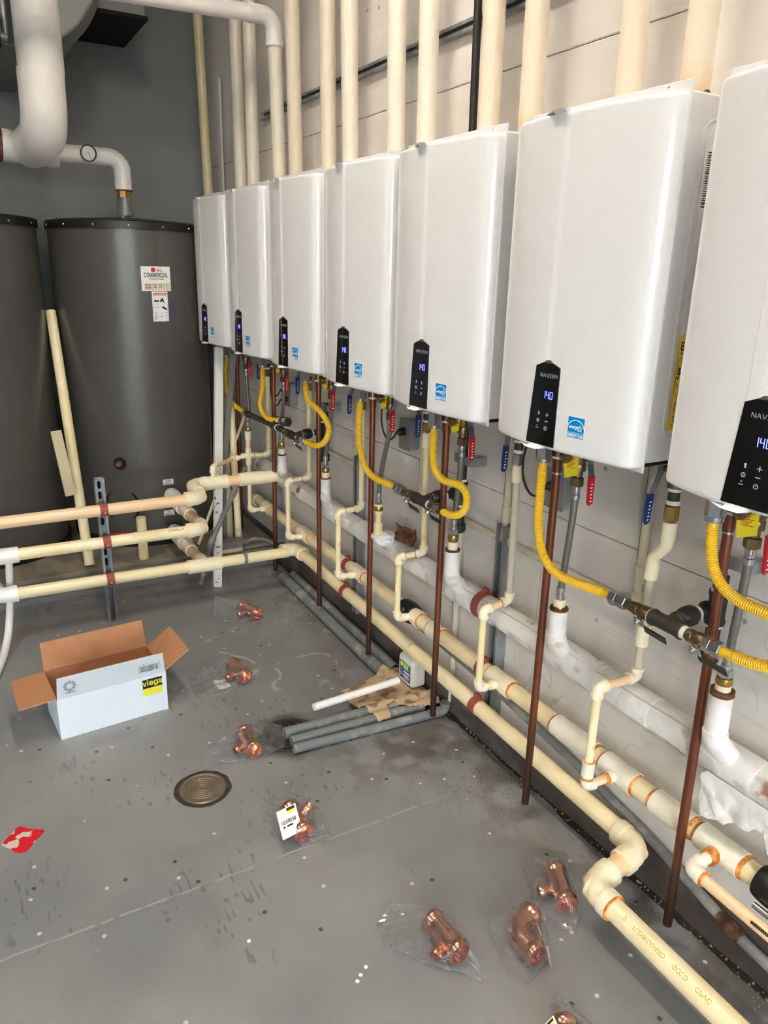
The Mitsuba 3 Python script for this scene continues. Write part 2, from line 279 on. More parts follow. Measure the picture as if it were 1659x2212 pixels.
# ------------------------------------------------------------------ scene bookkeeping
def free(key):
    if key not in labels and key not in scene and not any(k.startswith(key + '__') for k in scene): return key
    i = 1
    while True:
        k = f'{key}_{i:03d}'
        if k not in labels and k not in scene and not any(q.startswith(k + '__') for q in scene): return k
        i += 1
def thing(name, label, cat_, group=None):
    k = free(name); labels[k] = {'label': label, 'category': cat_}
    if group: labels[k]['group'] = group
    return k
def part(parent, name, mesh, m, smooth=35, label=None, **kw):
    k = free(f'{parent}__{name}'); scene[k] = mikit.ply(mesh, m, smooth=smooth, **kw)
    if label: labels[k] = {'label': label}
    return k
def shared(parent, name, d, tw, label=None):
    k = free(f'{parent}__{name}'); scene[k] = {**d, 'to_world': tw}
    if label: labels[k] = {'label': label}
    return k
def single(name, mesh, m, label, cat_, group=None, smooth=35):
    k = thing(name, label, cat_, group); scene[k] = mikit.ply(mesh, m, smooth=smooth); return k
def struct(name, mesh, m, smooth=False, label=None):
    scene[name] = mikit.ply(mesh, m, smooth=smooth); labels[name] = {'kind': 'structure'}
    if label: labels[name]['label'] = label
    return name

D = json.loads('''{"ys": [4.0872, 3.564, 3.029, 2.5015, 2.0116, 1.4836, 0.956], "cold": {"6": {"V": [0.03, 1.142, 1.114], "U": [0.03, 1.149, 0.622], "A": [-0.095, 1.161, 0.613], "B": [-0.085, 1.161, 0.32], "T": [0.035, 1.161, 0.318]}, "5": {"V": [0.03, 1.675, 1.093], "U": [0.03, 1.656, 0.623], "A": [-0.057, 1.675, 0.601], "B": [-0.06, 1.675, 0.346], "T": [0.035, 1.675, 0.351]}, "4": {"V": [0.03, 2.174, 1.051], "U": [0.03, 2.152, 0.609], "A": [-0.04, 2.22, 0.582], "B": [-0.041, 2.22, 0.324], "T": [0.035, 2.22, 0.314]}, "3": {"V": [0.03, 2.661, 0.805], "U": [0.03, 2.649, 0.639], "A": [-0.067, 2.67, 0.628], "B": [-0.072, 2.67, 0.344], "T": [0.035, 2.67, 0.332]}, "2": {"V": [0.03, 3.188, 0.996], "U": [0.03, 3.191, 0.639], "A": [-0.062, 3.239, 0.619], "B": [-0.061, 3.239, 0.327], "T": [0.035, 3.239, 0.319]}, "1": {"V": [0.03, 3.709, 1.079], "U": [0.03, 3.73, 0.636], "A": [-0.072, 3.755, 0.63], "B": [-0.074, 3.755, 0.322], "T": [0.035, 3.755, 0.302]}}, "cop": {"1": [[-0.03, 3.979, 1.052], [-0.03, 4.046, 0.068]], "2": [[-0.03, 3.438, 1.028], [-0.03, 3.508, 0.054]], "3": [[-0.03, 2.948, 1.078], [-0.03, 2.948, 0.082]], "4": [[-0.03, 2.456, 1.063], [-0.03, 2.467, 0.062]], "5": [[-0.03, 1.957, 1.075], [-0.03, 1.974, 0.054]], "6": [[-0.03, 1.438, 1.118], [-0.03, 1.451, 0.047]], "7": [[-0.03, 0.927, 1.109], [-0.03, 0.909, 0.055]]}, "gas": {"7": [[-0.07, 0.932, 1.142], [-0.076, 0.928, 1.11], [-0.082, 0.919, 1.069], [-0.088, 0.905, 1.035], [-0.088, 0.883, 1.004], [-0.088, 0.842, 0.985], [-0.088, 0.791, 0.982], [-0.088, 0.742, 0.977], [-0.088, 0.708, 0.954], [-0.088, 0.707, 0.921], [-0.088, 0.733, 0.888], [-0.088, 0.779, 0.872], [-0.088, 0.82, 0.866], [-0.088, 0.857, 0.863]], "6": [[-0.07, 1.456, 1.146], [-0.076, 1.449, 1.121], [-0.082, 1.443, 1.048], [-0.088, 1.434, 0.975], [-0.088, 1.416, 0.903], [-0.088, 1.373, 0.859], [-0.088, 1.291, 0.851], [-0.088, 1.211, 0.86], [-0.088, 1.151, 0.863]], "5": [[-0.07, 1.979, 1.137], [-0.076, 1.97, 1.107], [-0.082, 1.96, 1.034], [-0.088, 1.934, 0.988], [-0.088, 1.884, 0.967], [-0.088, 1.816, 0.972], [-0.088, 1.766, 0.959], [-0.088, 1.757, 0.919], [-0.088, 1.802, 0.876], [-0.088, 1.865, 0.864], [-0.088, 1.91, 0.863]], "4": [[-0.07, 2.487, 1.143], [-0.076, 2.475, 1.107], [-0.082, 2.472, 1.011], [-0.088, 2.447, 0.946], [-0.088, 2.401, 0.885], [-0.088, 2.31, 0.863], [-0.088, 2.166, 0.866]], "3": [[-0.07, 2.998, 1.142], [-0.076, 2.98, 1.111], [-0.082, 2.948, 1.065], [-0.088, 2.859, 1.04], [-0.088, 2.767, 1.013], [-0.088, 2.723, 0.973], [-0.088, 2.745, 0.925], [-0.088, 2.814, 0.884], [-0.088, 2.899, 0.87], [-0.088, 2.984, 0.869]], "2": [[-0.07, 3.512, 1.148], [-0.076, 3.499, 1.1], [-0.082, 3.497, 1.011], [-0.088, 3.511, 0.948], [-0.088, 3.463, 0.903], [-0.088, 3.34, 0.898], [-0.088, 3.211, 0.916]], "1": [[-0.07, 4.068, 1.138], [-0.076, 4.057, 1.082], [-0.082, 4.062, 0.968], [-0.088, 3.995, 0.907], [-0.088, 3.883, 0.874], [-0.088, 3.736, 0.864]]}, "hot": {"7": [[-0.035, 0.864, 1.167], [-0.035, 0.873, 1.067], [-0.035, 0.87, 0.806], [-0.035, 0.867, 0.741], [-0.035, 0.869, 0.612], [0.03, 0.866, 0.556]], "6": [[-0.035, 1.362, 1.125], [-0.035, 1.374, 1.073], [-0.035, 1.38, 0.76], [-0.035, 1.381, 0.729], [-0.035, 1.387, 0.625], [0.03, 1.414, 0.553]], "5": [[-0.035, 1.869, 1.123], [-0.035, 1.885, 1.076], [-0.035, 1.89, 0.799], [-0.035, 1.905, 0.722], [-0.035, 1.889, 0.629], [0.03, 1.911, 0.583]], "4": [[-0.035, 2.32, 1.104], [-0.035, 2.351, 1.048], [-0.035, 2.391, 0.754], [-0.035, 2.382, 0.702], [-0.035, 2.378, 0.628], [0.03, 2.485, 0.554]], "3": [[-0.035, 2.809, 1.099], [-0.035, 2.858, 0.974], [-0.035, 2.868, 0.79], [-0.035, 2.883, 0.724], [-0.035, 2.898, 0.619], [0.03, 2.948, 0.581]], "2": [[-0.035, 3.332, 1.13], [-0.035, 3.335, 1.065], [-0.035, 3.372, 0.802], [-0.035, 3.388, 0.717], [-0.035, 3.401, 0.584], [0.03, 3.52, 0.559]], "1": [[-0.03, 3.854, 1.115], [-0.035, 3.849, 1.019], [-0.06, 3.785, 0.809], [-0.066, 3.776, 0.761], [-0.07, 3.761, 0.689], [-0.07, 3.76, 0.629]]}, "red": {"6": [[-0.05, 1.314, 1.137], [-0.05, 1.3, 1.11], [-0.05, 1.298, 1.046]], "5": [[-0.05, 1.806, 1.142], [-0.05, 1.799, 1.108], [-0.05, 1.797, 1.046]], "4": [[-0.05, 2.279, 1.135], [-0.05, 2.277, 1.106], [-0.05, 2.281, 1.039]], "3": [[-0.05, 2.767, 1.129], [-0.05, 2.761, 1.098], [-0.05, 2.767, 1.034]], "2": [[-0.05, 3.251, 1.136], [-0.05, 3.253, 1.096], [-0.05, 3.26, 1.038]], "1": [[-0.05, 3.738, 1.147], [-0.05, 3.742, 1.11], [-0.05, 3.738, 1.042]], "7": [[-0.05, 0.835, 1.149], [-0.05, 0.822, 1.111], [-0.05, 0.817, 1.04]]}, "blue": {"6": [[0.0, 1.15, 1.128], [0.0, 1.158, 1.096], [-0.0, 1.16, 1.032]], "5": [[0.0, 1.686, 1.127], [0.0, 1.698, 1.098], [0.0, 1.702, 1.03]], "4": [[0.0, 2.166, 1.129], [0.0, 2.185, 1.103], [0.0, 2.187, 1.037]], "3": [[0.0, 2.688, 1.127], [0.0, 2.711, 1.095], [0.0, 2.714, 1.029]], "2": [[0.0, 3.219, 1.123], [0.0, 3.245, 1.099], [0.0, 3.248, 1.031]], "1": [[0.0, 3.75, 1.126], [0.0, 3.755, 1.1], [0.0, 3.761, 1.034]]}, "gm": {"a": [[-0.088, 1.151, 0.863], [-0.088, 1.129, 0.864], [-0.088, 1.103, 0.865], [-0.088, 1.052, 0.863], [-0.088, 0.991, 0.864], [-0.088, 0.956, 0.865], [-0.088, 0.902, 0.865], [-0.088, 0.879, 0.863], [-0.088, 0.857, 0.863]], "b": [[-0.088, 2.166, 0.866], [-0.088, 2.141, 0.866], [-0.088, 2.119, 0.866], [-0.088, 2.061, 0.866], [-0.088, 2.003, 0.867], [-0.088, 1.974, 0.865], [-0.088, 1.929, 0.864], [-0.088, 1.91, 0.863], [-0.088, 1.894, 0.863]], "c": [[-0.088, 3.736, 0.864], [-0.088, 3.53, 0.868], [-0.088, 3.312, 0.881], [-0.088, 3.202, 0.877], [-0.088, 3.087, 0.869], [-0.088, 3.045, 0.869], [-0.088, 3.009, 0.868], [-0.088, 2.984, 0.869], [-0.088, 2.948, 0.868]]}, "h1arm": [[-0.141, 3.755, 0.614], [-0.345, 3.36, 0.68], [-0.326, 3.36, 0.657]]}''')
YS = D['ys']
WX = 0.105
ORD = {1: 'seventh from the camera, nearest the dark storage tank', 2: 'sixth from the camera', 3: 'fifth from the camera', 4: 'fourth from the camera, middle of the row', 5: 'third from the camera', 6: 'second from the camera', 7: 'nearest the camera, cut by the right edge'}
NTH = {1: 'farthest', 2: 'sixth', 3: 'fifth', 4: 'fourth', 5: 'third', 6: 'second', 7: 'nearest'}

# ------------------------------------------------------------------ the room
YB, XL, YF = 4.89, -5.2, -3.2
struct('floor', bx((XL, YF, -0.12), (WX + 0.15, YB + 0.15, 0.0), 0.001), 'm_floor', label='grey painted concrete floor with a saw-cut joint')
struct('ceiling', bx((XL, YF, CEIL), (WX + 0.15, YB + 0.15, CEIL + 0.12), 0.001), 'm_ceiling')
struct('wall_back', bx((XL, YB, 0.0), (WX + 0.15, YB + 0.15, CEIL), 0.001), 'm_backwall', label='grey painted wall behind the tanks')
struct('wall_left', bx((XL - 0.15, YF, 0.0), (XL, YB + 0.15, CEIL), 0.001), 'm_sidewall')
struct('wall_right', bx((WX + 0.0125, YF, 0.0), (WX + 0.15, YB, CEIL), 0.001), 'm_sidewall', label='wall sheathed in white painted plywood sheets')
zj = [0.0, 0.912, 2.138, CEIL]
yj = [[YF, -0.75, 1.62, 3.95, YB], [YF, -1.5, 0.86, 3.27, YB], [YF, -0.35, 2.04, 4.4, YB]]
for r in range(3):
    for a, b in zip(yj[r][:-1], yj[r][1:]):
        lift = 0.0015 * rng.random()
        part('wall_right', 'panel', bx((WX - lift, a + 0.001, zj[r] + 0.0012), (WX + 0.0123, b - 0.001, zj[r + 1] - 0.0012), 0.0022), 'm_wall', smooth=False)
# front wall behind the camera, with a wide open door to the daylight
DX0, DX1, DZ = -4.6, -0.9, 2.55
struct('wall_front', cat(bx((XL, YF - 0.15, 0), (DX0, YF, CEIL)), bx((DX1, YF - 0.15, 0), (WX + 0.15, YF, CEIL)), bx((DX0, YF - 0.15, DZ), (DX1, YF, CEIL))), 'm_sidewall')
struct('trim_1', cat(bx((DX0 - 0.08, YF, 0), (DX0, YF + 0.03, DZ + 0.08)), bx((DX1, YF, 0), (DX1 + 0.08, YF + 0.03, DZ + 0.08)), bx((DX0 - 0.08, YF, DZ), (DX1 + 0.08, YF + 0.03, DZ + 0.08))), 'm_trimwhite')
struct('ground_outside', bx((-14, -16, -0.14), (8, YF, -0.02)), 'm_pad')
# dark concrete curb along the foot of the right-hand wall and the grime in its corner
cp = [(0.080, 0.0), (0.080, 0.095), (0.086, 0.118), (0.1035, 0.126), (0.1035, 0.0)]
struct('baseboard_right', extr(cp, YB - YF, frame((0, YF, 0), (1, 0, 0), (0, 0, 1), (0, -1, 0)) @ np.diag([1, 1, -1, 1])), 'm_curb', label='dark painted curb at the foot of the wall')
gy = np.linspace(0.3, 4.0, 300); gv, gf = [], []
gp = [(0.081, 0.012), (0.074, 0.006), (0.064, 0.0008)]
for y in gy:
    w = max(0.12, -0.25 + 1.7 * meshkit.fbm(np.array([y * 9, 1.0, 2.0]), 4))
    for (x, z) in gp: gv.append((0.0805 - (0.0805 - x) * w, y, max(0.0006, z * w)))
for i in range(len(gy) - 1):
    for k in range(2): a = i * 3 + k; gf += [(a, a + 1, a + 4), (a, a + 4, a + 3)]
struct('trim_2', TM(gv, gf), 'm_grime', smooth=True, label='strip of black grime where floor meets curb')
# ceiling lamps
for (x, y), pw, ll in zip(LAMPS, LAMP_RAD, ('over the heater row', 'near the heater wall by the open door', 'over the far left floor', 'at left by the open door')):
    k = thing('ceiling_light', 'long fluorescent strip light on the ceiling ' + ll, 'light', 'strip lights on the ceiling')
    part(k, 'housing', bx((x - 0.09, y - 0.62, CEIL - 0.05), (x + 0.09, y + 0.62, CEIL - 0.001), 0.004), 'm_cabinet', smooth=False)
    dm = bx((x - 0.07, y - 0.60, CEIL - 0.085), (x + 0.07, y + 0.60, CEIL - 0.0505), 0.012)
    part(k, 'diffuser', dm, 'm_lampglass', smooth=False, emitter={'type': 'area', 'radiance': rgb(pw * LAMP_RGB)})

# ------------------------------------------------------------------ concrete pad under the tanks
PZ = 0.118
struct('floor_pad', cat(bx((XL, 3.765, 0.0005), (WX - 0.03, YB, PZ), 0.004)), 'm_pad', label='raised concrete pad under the tanks')
struct('trim_3', cat(bx((XL, 3.738, 0.0005), (0.06, 3.764, 0.100), 0.003), bx((XL, 3.728, 0.0005), (0.06, 3.7375, 0.03), 0.002)), 'm_padpaint', label='grey painted edge of the pad')

# ------------------------------------------------------------------ water heaters (local: y = -u, then moved to YS[i])
FP = np.array([(-0.009, -0.165), (-0.0088, -0.180), (-0.0075, -0.191), (-0.003, -0.1995), (0.005, -0.207), (0.02, -0.2140), (0.05, -0.2225), (0.10, -0.2315), (0.149, -0.2348), (0.19, -0.2340), (0.237, -0.2307),
               (0.2726, -0.2272), (0.316, -0.2222), (0.36, -0.2166), (0.395, -0.2110), (0.412, -0.2068), (0.424, -0.2005), (0.432, -0.1915), (0.4355, -0.181), (0.4365, -0.165)])
from scipy.interpolate import CubicSpline, PchipInterpolator
ss = np.concatenate([[0], np.cumsum(np.linalg.norm(np.diff(FP, axis=0), axis=1))])
FC = CubicSpline(ss, FP)
FU = PchipInterpolator(FP[1:-1, 0], FP[1:-1, 1])
def face_x(u): return FU(u)
def face_pt(u, z, off=0.0):
    e = 1e-3; t = unit([2 * e, FU(u + e) - FU(u - e)]); nrm = np.array([t[1], -t[0]]);
    if nrm[1] > 0: nrm = -nrm
    return np.array([FU(u) + nrm[1] * off, -(u + nrm[0] * off), z])
ZB, ZT = 1.208, 1.905
def cover_mesh():
    sc = np.sort(np.concatenate([np.linspace(0, ss[-1], 74)] + [[np.interp(u, FP[:, 0], ss)] for u in (0.1645, 0.1665, 0.2342, 0.2362)]))
    P = FC(sc); tan = FC(sc, 1); tan /= np.linalg.norm(tan, axis=1, keepdims=True); nr = np.stack([tan[:, 1], -tan[:, 0]], -1)
    nr *= -np.sign(nr[:, 1:2] + 1e-9) * np.where(np.abs(nr[:, 1:2]) > 1e-6, 1, 0) + np.where(np.abs(nr[:, 1:2]) > 1e-6, 0, 1)
    nr = np.where((P[:, 0] < 0.2)[:, None] & (nr[:, :1] > 0), -nr, nr); nr = np.where((P[:, 0] > 0.2)[:, None] & (nr[:, :1] < 0) & (np.abs(nr[:, :1]) > 0.5), -nr, nr)
    rec = np.where((P[:, 0] > 0.1655) & (P[:, 0] < 0.2352), 0.0014, 0.0)
    levels = [(ZB, 0.013), (ZB + 0.0015, 0.0065), (ZB + 0.005, 0.002), (ZB + 0.011, 0.0), (1.30, 0.0), (1.39, 0.0), (1.42, 0.0), (1.6, 0.0), (1.8, 0.0), (ZT - 0.013, 0.0), (ZT - 0.006, 0.0018), (ZT - 0.002, 0.006), (ZT, 0.013)]
    v, m = [], len(P)
    for z, ins in levels:
        q = P - nr * (ins + rec)[:, None]; q[:, 1] = np.minimum(q[:, 1], -0.1645)
        v.append(np.stack([q[:, 1], -q[:, 0], np.full(m, z)], -1))
    v = np.vstack(v); f = []
    for i in range(len(levels) - 1):
        for j in range(m - 1):
            a = i * m + j; f += [(a, a + m, a + m + 1), (a, a + m + 1, a + 1)]
    for i, s in ((0, 1), (len(levels) - 1, -1)):
        b = i * m
        for j in range(1, m - 1): f.append((b, b + j, b + j + 1)[::s])
    return TM(v, f)
def face_patch(poly_fn, z0, z1, off, nu=14, nz=24, thick=0.0015):
    """A plate that follows the cover: poly_fn(z) gives (u left, u right)."""
    v = []; zs = np.linspace(z0, z1, nz)
    for o in (off, -0.0005):
        for z in zs:
            a, b = poly_fn(z)
            for u in np.linspace(a, b, nu): v.append(face_pt(u, z, o))
    f = []; N = nu * nz
    for k, s in ((0, 1), (1, -1)):
        for i in range(nz - 1):
            for j in range(nu - 1):
                a = k * N + i * nu + j; f += [(a, a + 1, a + nu + 1)[::s], (a, a + nu + 1, a + nu)[::s]]
    rim = [j for j in range(nu)] + [i * nu + nu - 1 for i in range(1, nz)] + [(nz - 1) * nu + j for j in range(nu - 2, -1, -1)] + [i * nu for i in range(nz - 2, 0, -1)]
    for a, b in zip(rim, rim[1:] + rim[:1]): f += [(a, b + N, b), (a, a + N, b + N)]
    return TM(v, f)
def on_face(m, u0, z0, off=0.0):
    """A flat mesh in (u, z, height) laid onto the curved cover at (u0, z0)."""
    v = np.array(m.vertices); return TM(np.array([face_pt(u0 + a, z0 + b, off + c) for a, b, c in v]), m.faces)
def flat(poly, h=0.0004): return extr(poly, h, np.eye(4))
PZ0, PZ1 = 1.2175, 1.4015
def panel_lr(z):
    l = 0.1490 + (0.1640 - 0.1490) * (z - 1.219) / (1.395 - 1.219); r = 0.2365
    if z > 1.394:
        w = 1 - ((z - 1.394) / (PZ1 - 1.394)) ** 2 * 0.55; c = (l + r) / 2; l, r = c - (c - l) * w, c + (r - c) * w
    return l, r
H = {}
def hpart(name, mesh, m, smooth=35, **kw): H[name] = mikit.ply(mesh, m, smooth=smooth, **kw)
cab = bx((-0.1640, -0.427, 1.216), (0.102, -0.002, 1.911), 0.004)
emb = []
for (o, w) in ((0.0, 0.006), (0.02, 0.0035)):
    lo, hi = (-0.112 + o, 1.262 + o), (0.085 - o, 1.868 - o); R = 0.035
    path = rounded([((lo[0] + hi[0]) / 2, -0.4272, hi[1]), (hi[0], -0.4272, hi[1]), (hi[0], -0.4272, lo[1]), (lo[0], -0.4272, lo[1]), (lo[0], -0.4272, hi[1]), ((lo[0] + hi[0]) / 2, -0.4272, hi[1])], R)
    emb.append(tube(path, w / 2, 8))
hpart('cabinet', cab, 'm_cabinet', False)
hpart('side_rib', cat(emb), 'm_cabinet')
hpart('mounting_flange', bx((-0.1695, -0.440, 1.2005), (-0.1645, 0.012, 1.925), 0.001), 'm_cabinet', False)
hpart('bottom_tray', bx((-0.150, -0.415, 1.2045), (0.095, -0.010, 1.2155), 0.002), 'm_blackmatt', False)
hpart('front_cover', cover_mesh(), 'm_enamel', 30)
hpart('control_panel', face_patch(panel_lr, PZ0, PZ1, 0.0022), 'm_panel', 30)
hpart('panel_trim', face_patch(lambda z: tuple(np.array(panel_lr(PZ1)) + (0.001, -0.001) + ((z - PZ1) * 1.6, -(z - PZ1) * 1.6)), PZ1, PZ1 + 0.0065, 0.0016, nz=5), 'm_paneltrim', 30)
def txt(s, h, sx=1.0, bold=False):
    m = meshkit.text_mesh(s, h, 0.0004, bold); m.apply_translation([-(m.bounds[0][0] + m.bounds[1][0]) / 2, 0, 0]); m.apply_scale([sx, 1, 1]); return m
hpart('logo', on_face(txt('NAVIEN', 0.0082, 1.22), 0.2056, 1.3705, 0.0023), 'm_logo', False)
# seven-segment temperature
def digit(segs, x, w=0.0082, h=0.0165, t=0.0017):
    q = {'a': rect(w, t, 0, h - t), 'g': rect(w, t, 0, (h - t) / 2), 'd': rect(w, t, 0, 0), 'f': rect(t, h / 2, 0, h / 2), 'b': rect(t, h / 2, w - t, h / 2), 'e': rect(t, h / 2, 0, 0), 'c': rect(t, h / 2, w - t, 0)}
    o = []
    for s in segs:
        m = flat(q[s], 0.0003); m.apply_translation([x, 0, 0]); o.append(m)
    return cat(o)
disp = cat(digit('bc', -0.0155), digit('bcfg', -0.0050), digit('abcdef', 0.0058))
hpart('temperature_display', on_face(disp, 0.2080, 1.3235, 0.0024), 'm_display', False, emitter={'type': 'area', 'radiance': rgb((0.05, 0.06, 3.2))})
icons = []
def ic(m, u, z): icons.append(on_face(m, u, z, 0.0023))
from shapely.geometry import Point, box as sbox
ring = Point(0, 0).buffer(0.0042).difference(Point(0, 0).buffer(0.0031))
ic(cat(flat(Point(0, 0.0025).buffer(0.0022)), flat(rect(0.0034, 0.003, -0.0017, -0.0035))), 0.1846, 1.2885)
ic(cat(flat(ring), flat(rect(0.001, 0.004, -0.0005, -0.002))), 0.1835, 1.2725)
ic(cat(flat(Point(0, 0.003).buffer(0.0012)), flat(rect(0.008, 0.0013, -0.004, -0.003))), 0.1820, 1.2580)
ic(cat(flat(rect(0.009, 0.0013, -0.0045, -0.00065)), flat(rect(0.0013, 0.009, -0.00065, -0.0045))), 0.2106, 1.2880)
ic(flat(rect(0.009, 0.0013, -0.0045, -0.00065)), 0.2098, 1.2730)
ic(cat(flat(ring.difference(sbox(-0.0016, 0.001, 0.0016, 0.006))), flat(rect(0.0011, 0.0045, -0.00055, 0.0008))), 0.2088, 1.2575)
hpart('button_icons', cat(icons), 'm_icon', False)
fr = sbox(-0.023, -0.027, 0.023, 0.027).buffer(0.002).difference(sbox(-0.0225, -0.0265, 0.0225, 0.0265).buffer(0.002))
hpart('button_frame', on_face(flat(fr, 0.0002), 0.1965, 1.271, 0.0022), 'm_blackplastic', False)
# blue efficiency sticker
hpart('sticker_ground', face_patch(lambda z: (0.2716, 0.3172), 1.2505, 1.2965, 0.0005, nu=6, nz=6), 'm_stickerwhite', 30)
sq = sbox(0, 0, 0.0440, 0.0335)
arc = Point(0.022, 0.004).buffer(0.0245, 32).difference(Point(0.022, 0.004).buffer(0.0228, 32)).intersection(sbox(0, 0.011, 0.044, 0.034))
star = [(0.033 + (0.0085 if k % 2 == 0 else 0.0037) * math.sin(k * PI / 5), 0.0105 + (0.0085 if k % 2 == 0 else 0.0037) * math.cos(k * PI / 5)) for k in range(10)]
from shapely.geometry import Polygon
st = Polygon(star); st = st.difference(st.buffer(-0.0011))
hpart('sticker_blue', on_face(cat(flat(sq, 0.0003), flat(sbox(0, -0.0112, 0.044, -0.0010), 0.0003)), 0.2724, 1.2625, 0.0005), 'm_stickerblue', False)
et = meshkit.text_mesh('ENERGY STAR', 0.0062, 0.0003, True); et.apply_scale([0.0405 / (et.bounds[1][0] - et.bounds[0][0]), 1, 1]); et.apply_translation([0.0018 - et.bounds[0][0], -0.0092, 0])
es = meshkit.text_mesh('energy', 0.0066, 0.0003, True); es.apply_scale([0.0245 / (es.bounds[1][0] - es.bounds[0][0]), 1, 1]); ev = np.array(es.vertices); ev[:, 0] += 0.35 * ev[:, 1]; es = TM(ev, es.faces); es.apply_translation([0.0025, 0.0090, 0])
hpart('sticker_print', on_face(cat(flat(arc, 0.0003), flat(st, 0.0003), et, es), 0.2724, 1.2625, 0.0008), 'm_stickerwhite', False)
hpart('screw', cat([lathe([(0, 0), (0.0, 0.0022), (0.0006, 0.002), (0.0008, 0.0)], (-0.1695, -u, 1.9185), (-1, 0, 0), 12) for u in (0.385,)]), 'm_steel')
for i, y in enumerate(YS):
    h = i + 1
    k = thing('water_heater', f'white wall-hung tankless water heater, {ORD[h]}', 'water heater', 'row of wall-hung water heaters')
    for name, d in H.items():
        par = k if name not in ('logo', 'temperature_display', 'button_icons', 'button_frame', 'panel_trim', 'sticker_blue', 'sticker_print') else (k + '__control_panel' if not name.startswith('sticker') else k + '__sticker_ground')
        lab = {'temperature_display': 'blue glowing digits 140', 'control_panel': 'tapered glossy black control panel', 'sticker_ground': 'blue and white efficiency sticker'}.get(name)
        shared(par, name, d, T().translate([0, y, 0]), lab)
    if h >= 4:
        gy_ = y - 0.4277
        g = part(k, 'energy_label', bx((-0.099, gy_ - 0.0006, 1.283), (0.03, gy_, 1.478), 0.0002), 'm_labelyellow', False, 'yellow energy guide label on the side')
        Ms = frame((-0.094, gy_ - 0.0007, 1.4475), (1, 0, 0), (0, 0, 1), (0, -1, 0))
        pr = [words('ENERGYGUIDE', 0.016, Ms, 0.0004, True)]
        def at(x, z): return frame((x, gy_ - 0.0007, z), (1, 0, 0), (0, 0, 1), (0, -1, 0))
        pr += [extr(rect(0.11, 0.0014), 0.0004, at(-0.094, 1.4405)), extr(sbox(0, 0, 0.11, 0.075).difference(sbox(0.0008, 0.0008, 0.1092, 0.0742)), 0.0004, at(-0.094, 1.3565)), words('$', 0.013, at(-0.093, 1.3985), 0.0004, True),
               extr([(0, 0.008), (0.0085, 0.008), (0.00425, 0)], 0.0004, at(-0.094, 1.3865)), extr(rect(0.09, 0.0008), 0.0004, at(-0.090, 1.3765)), extr(rect(0.0008, 0.006), 0.0004, at(-0.090, 1.3765)),
               extr(sbox(0, 0, 0.09, 0.013).difference(sbox(0.0007, 0.0007, 0.0893, 0.0123)), 0.0004, at(-0.088, 1.3245))] + [extr(rect(0.085 - 0.01 * (q % 2), 0.0012), 0.0004, at(-0.090, 1.3115 - 0.0042 * q)) for q in range(6)]
        part(g, 'print', cat(pr), 'm_print', False)
        b = part(k, 'barcode_label', bx((-0.0995, gy_ - 0.0005, 1.709), (-0.060, gy_, 1.825), 0.0002), 'm_paper', False)
        z, br = 1.716, []
        while z < 1.813:
            w = 0.0007 + 0.0022 * rng.random(); br.append(extr(rect(0.028, w), 0.0003, frame((-0.0935, gy_ - 0.0005, z), (1, 0, 0), (0, 0, 1), (0, -1, 0)))); z += w + 0.0008 + 0.0016 * rng.random()
        part(b, 'bars', cat(br), 'm_print', False)

# ------------------------------------------------------------------ vents on top of the heaters
VENT = [('corner', 0.020, 4.62, PZ + 0.001, 0.026, 0.024, -0.01), ('v', 0.02, 3.992, 0, 0.0305, 0, -0.006), ('v', 0.02, 3.809, 0, 0.0305, 0, -0.003), ('v', 0.02, 3.278, 0, 0.0305, 0, -0.017),
        ('v', 0.02, 2.947, 0, 0.0305, 0, -0.016), ('v', 0.02, 2.761, 0, 0.0305, 0, -0.019), ('v', 0.02, 2.422, 0, 0.0305, 0, -0.016), ('v', 0.02, 2.231, 0, 0.0305, 0, -0.010),
        ('v', 0.02, 1.903, 0, 0.0305, 0, -0.010), ('v', 0.02, 1.721, 0, 0.0305, 0, -0.014), ('v', 0.02, 1.385, 0, 0.0305, 0, -0.013), ('v', 0.02, 1.203, 0, 0.0305, 0, -0.008), ('v', 0.02, 0.862, 0, 0.0305, 0, -0.01), ('v', 0.02, 0.675, 0, 0.0305, 0, -0.01)]
vlab = ['', 'left of the two flue pipes on the farthest water heater', 'right of the two flue pipes on the farthest water heater', 'flue pipe right of the elbowed white pipe, on the sixth water heater',
        'left of the two flue pipes on the fifth water heater', 'right of the two flue pipes on the fifth water heater', 'left of the two flue pipes on the fourth water heater', 'right of the two flue pipes on the fourth water heater',
        'flue pipe beside the thin black iron pipe, on the third water heater', 'rust-footed flue pipe at the right end of the third water heater', 'flue pipe on top of the second water heater, left one', 'rust-stained flue pipe with black clamp on the second water heater', 'left flue pipe of the nearest water heater, out of view', 'right flue pipe of the nearest water heater, out of view']
for i, (kind, x, y, z0, r, _, lean) in enumerate(VENT):
    if kind == 'corner': continue
    k = thing('vent_pipe', 'cream ' + vlab[i], 'vent pipe', 'cream flue pipes above the heaters')
    part(k, 'pipe', seg((x, y, 1.912), (x + lean * (CEIL - 1.98) / 0.55 * 0.55, y, CEIL - 0.002), r, 28), 'm_ventpvc')
    part(k, 'collar', hollow((x, y, 1.9115), (x, y, 1.93), r + 0.006, r - 0.001, 28), 'm_blackplastic' if i in (11, 9) else 'm_ventpvc')
    if i == 11:
        part(k, 'hose_clamp', cat(cyl((x - 0.02, y - r - 0.006, 1.934), (-0.5, -0.86, 0), 0.03, 0.007, 14), hollow((x, y, 1.931), (x, y, 1.941), r + 0.007, r, 28)), 'm_iron', label='blackened clamp at the foot')
k = thing('elbowed_vent_pipe', 'white vent pipe that turns down through an elbow to the sixth water heater', 'vent pipe')
ve = (0.0, 3.459, 2.60)
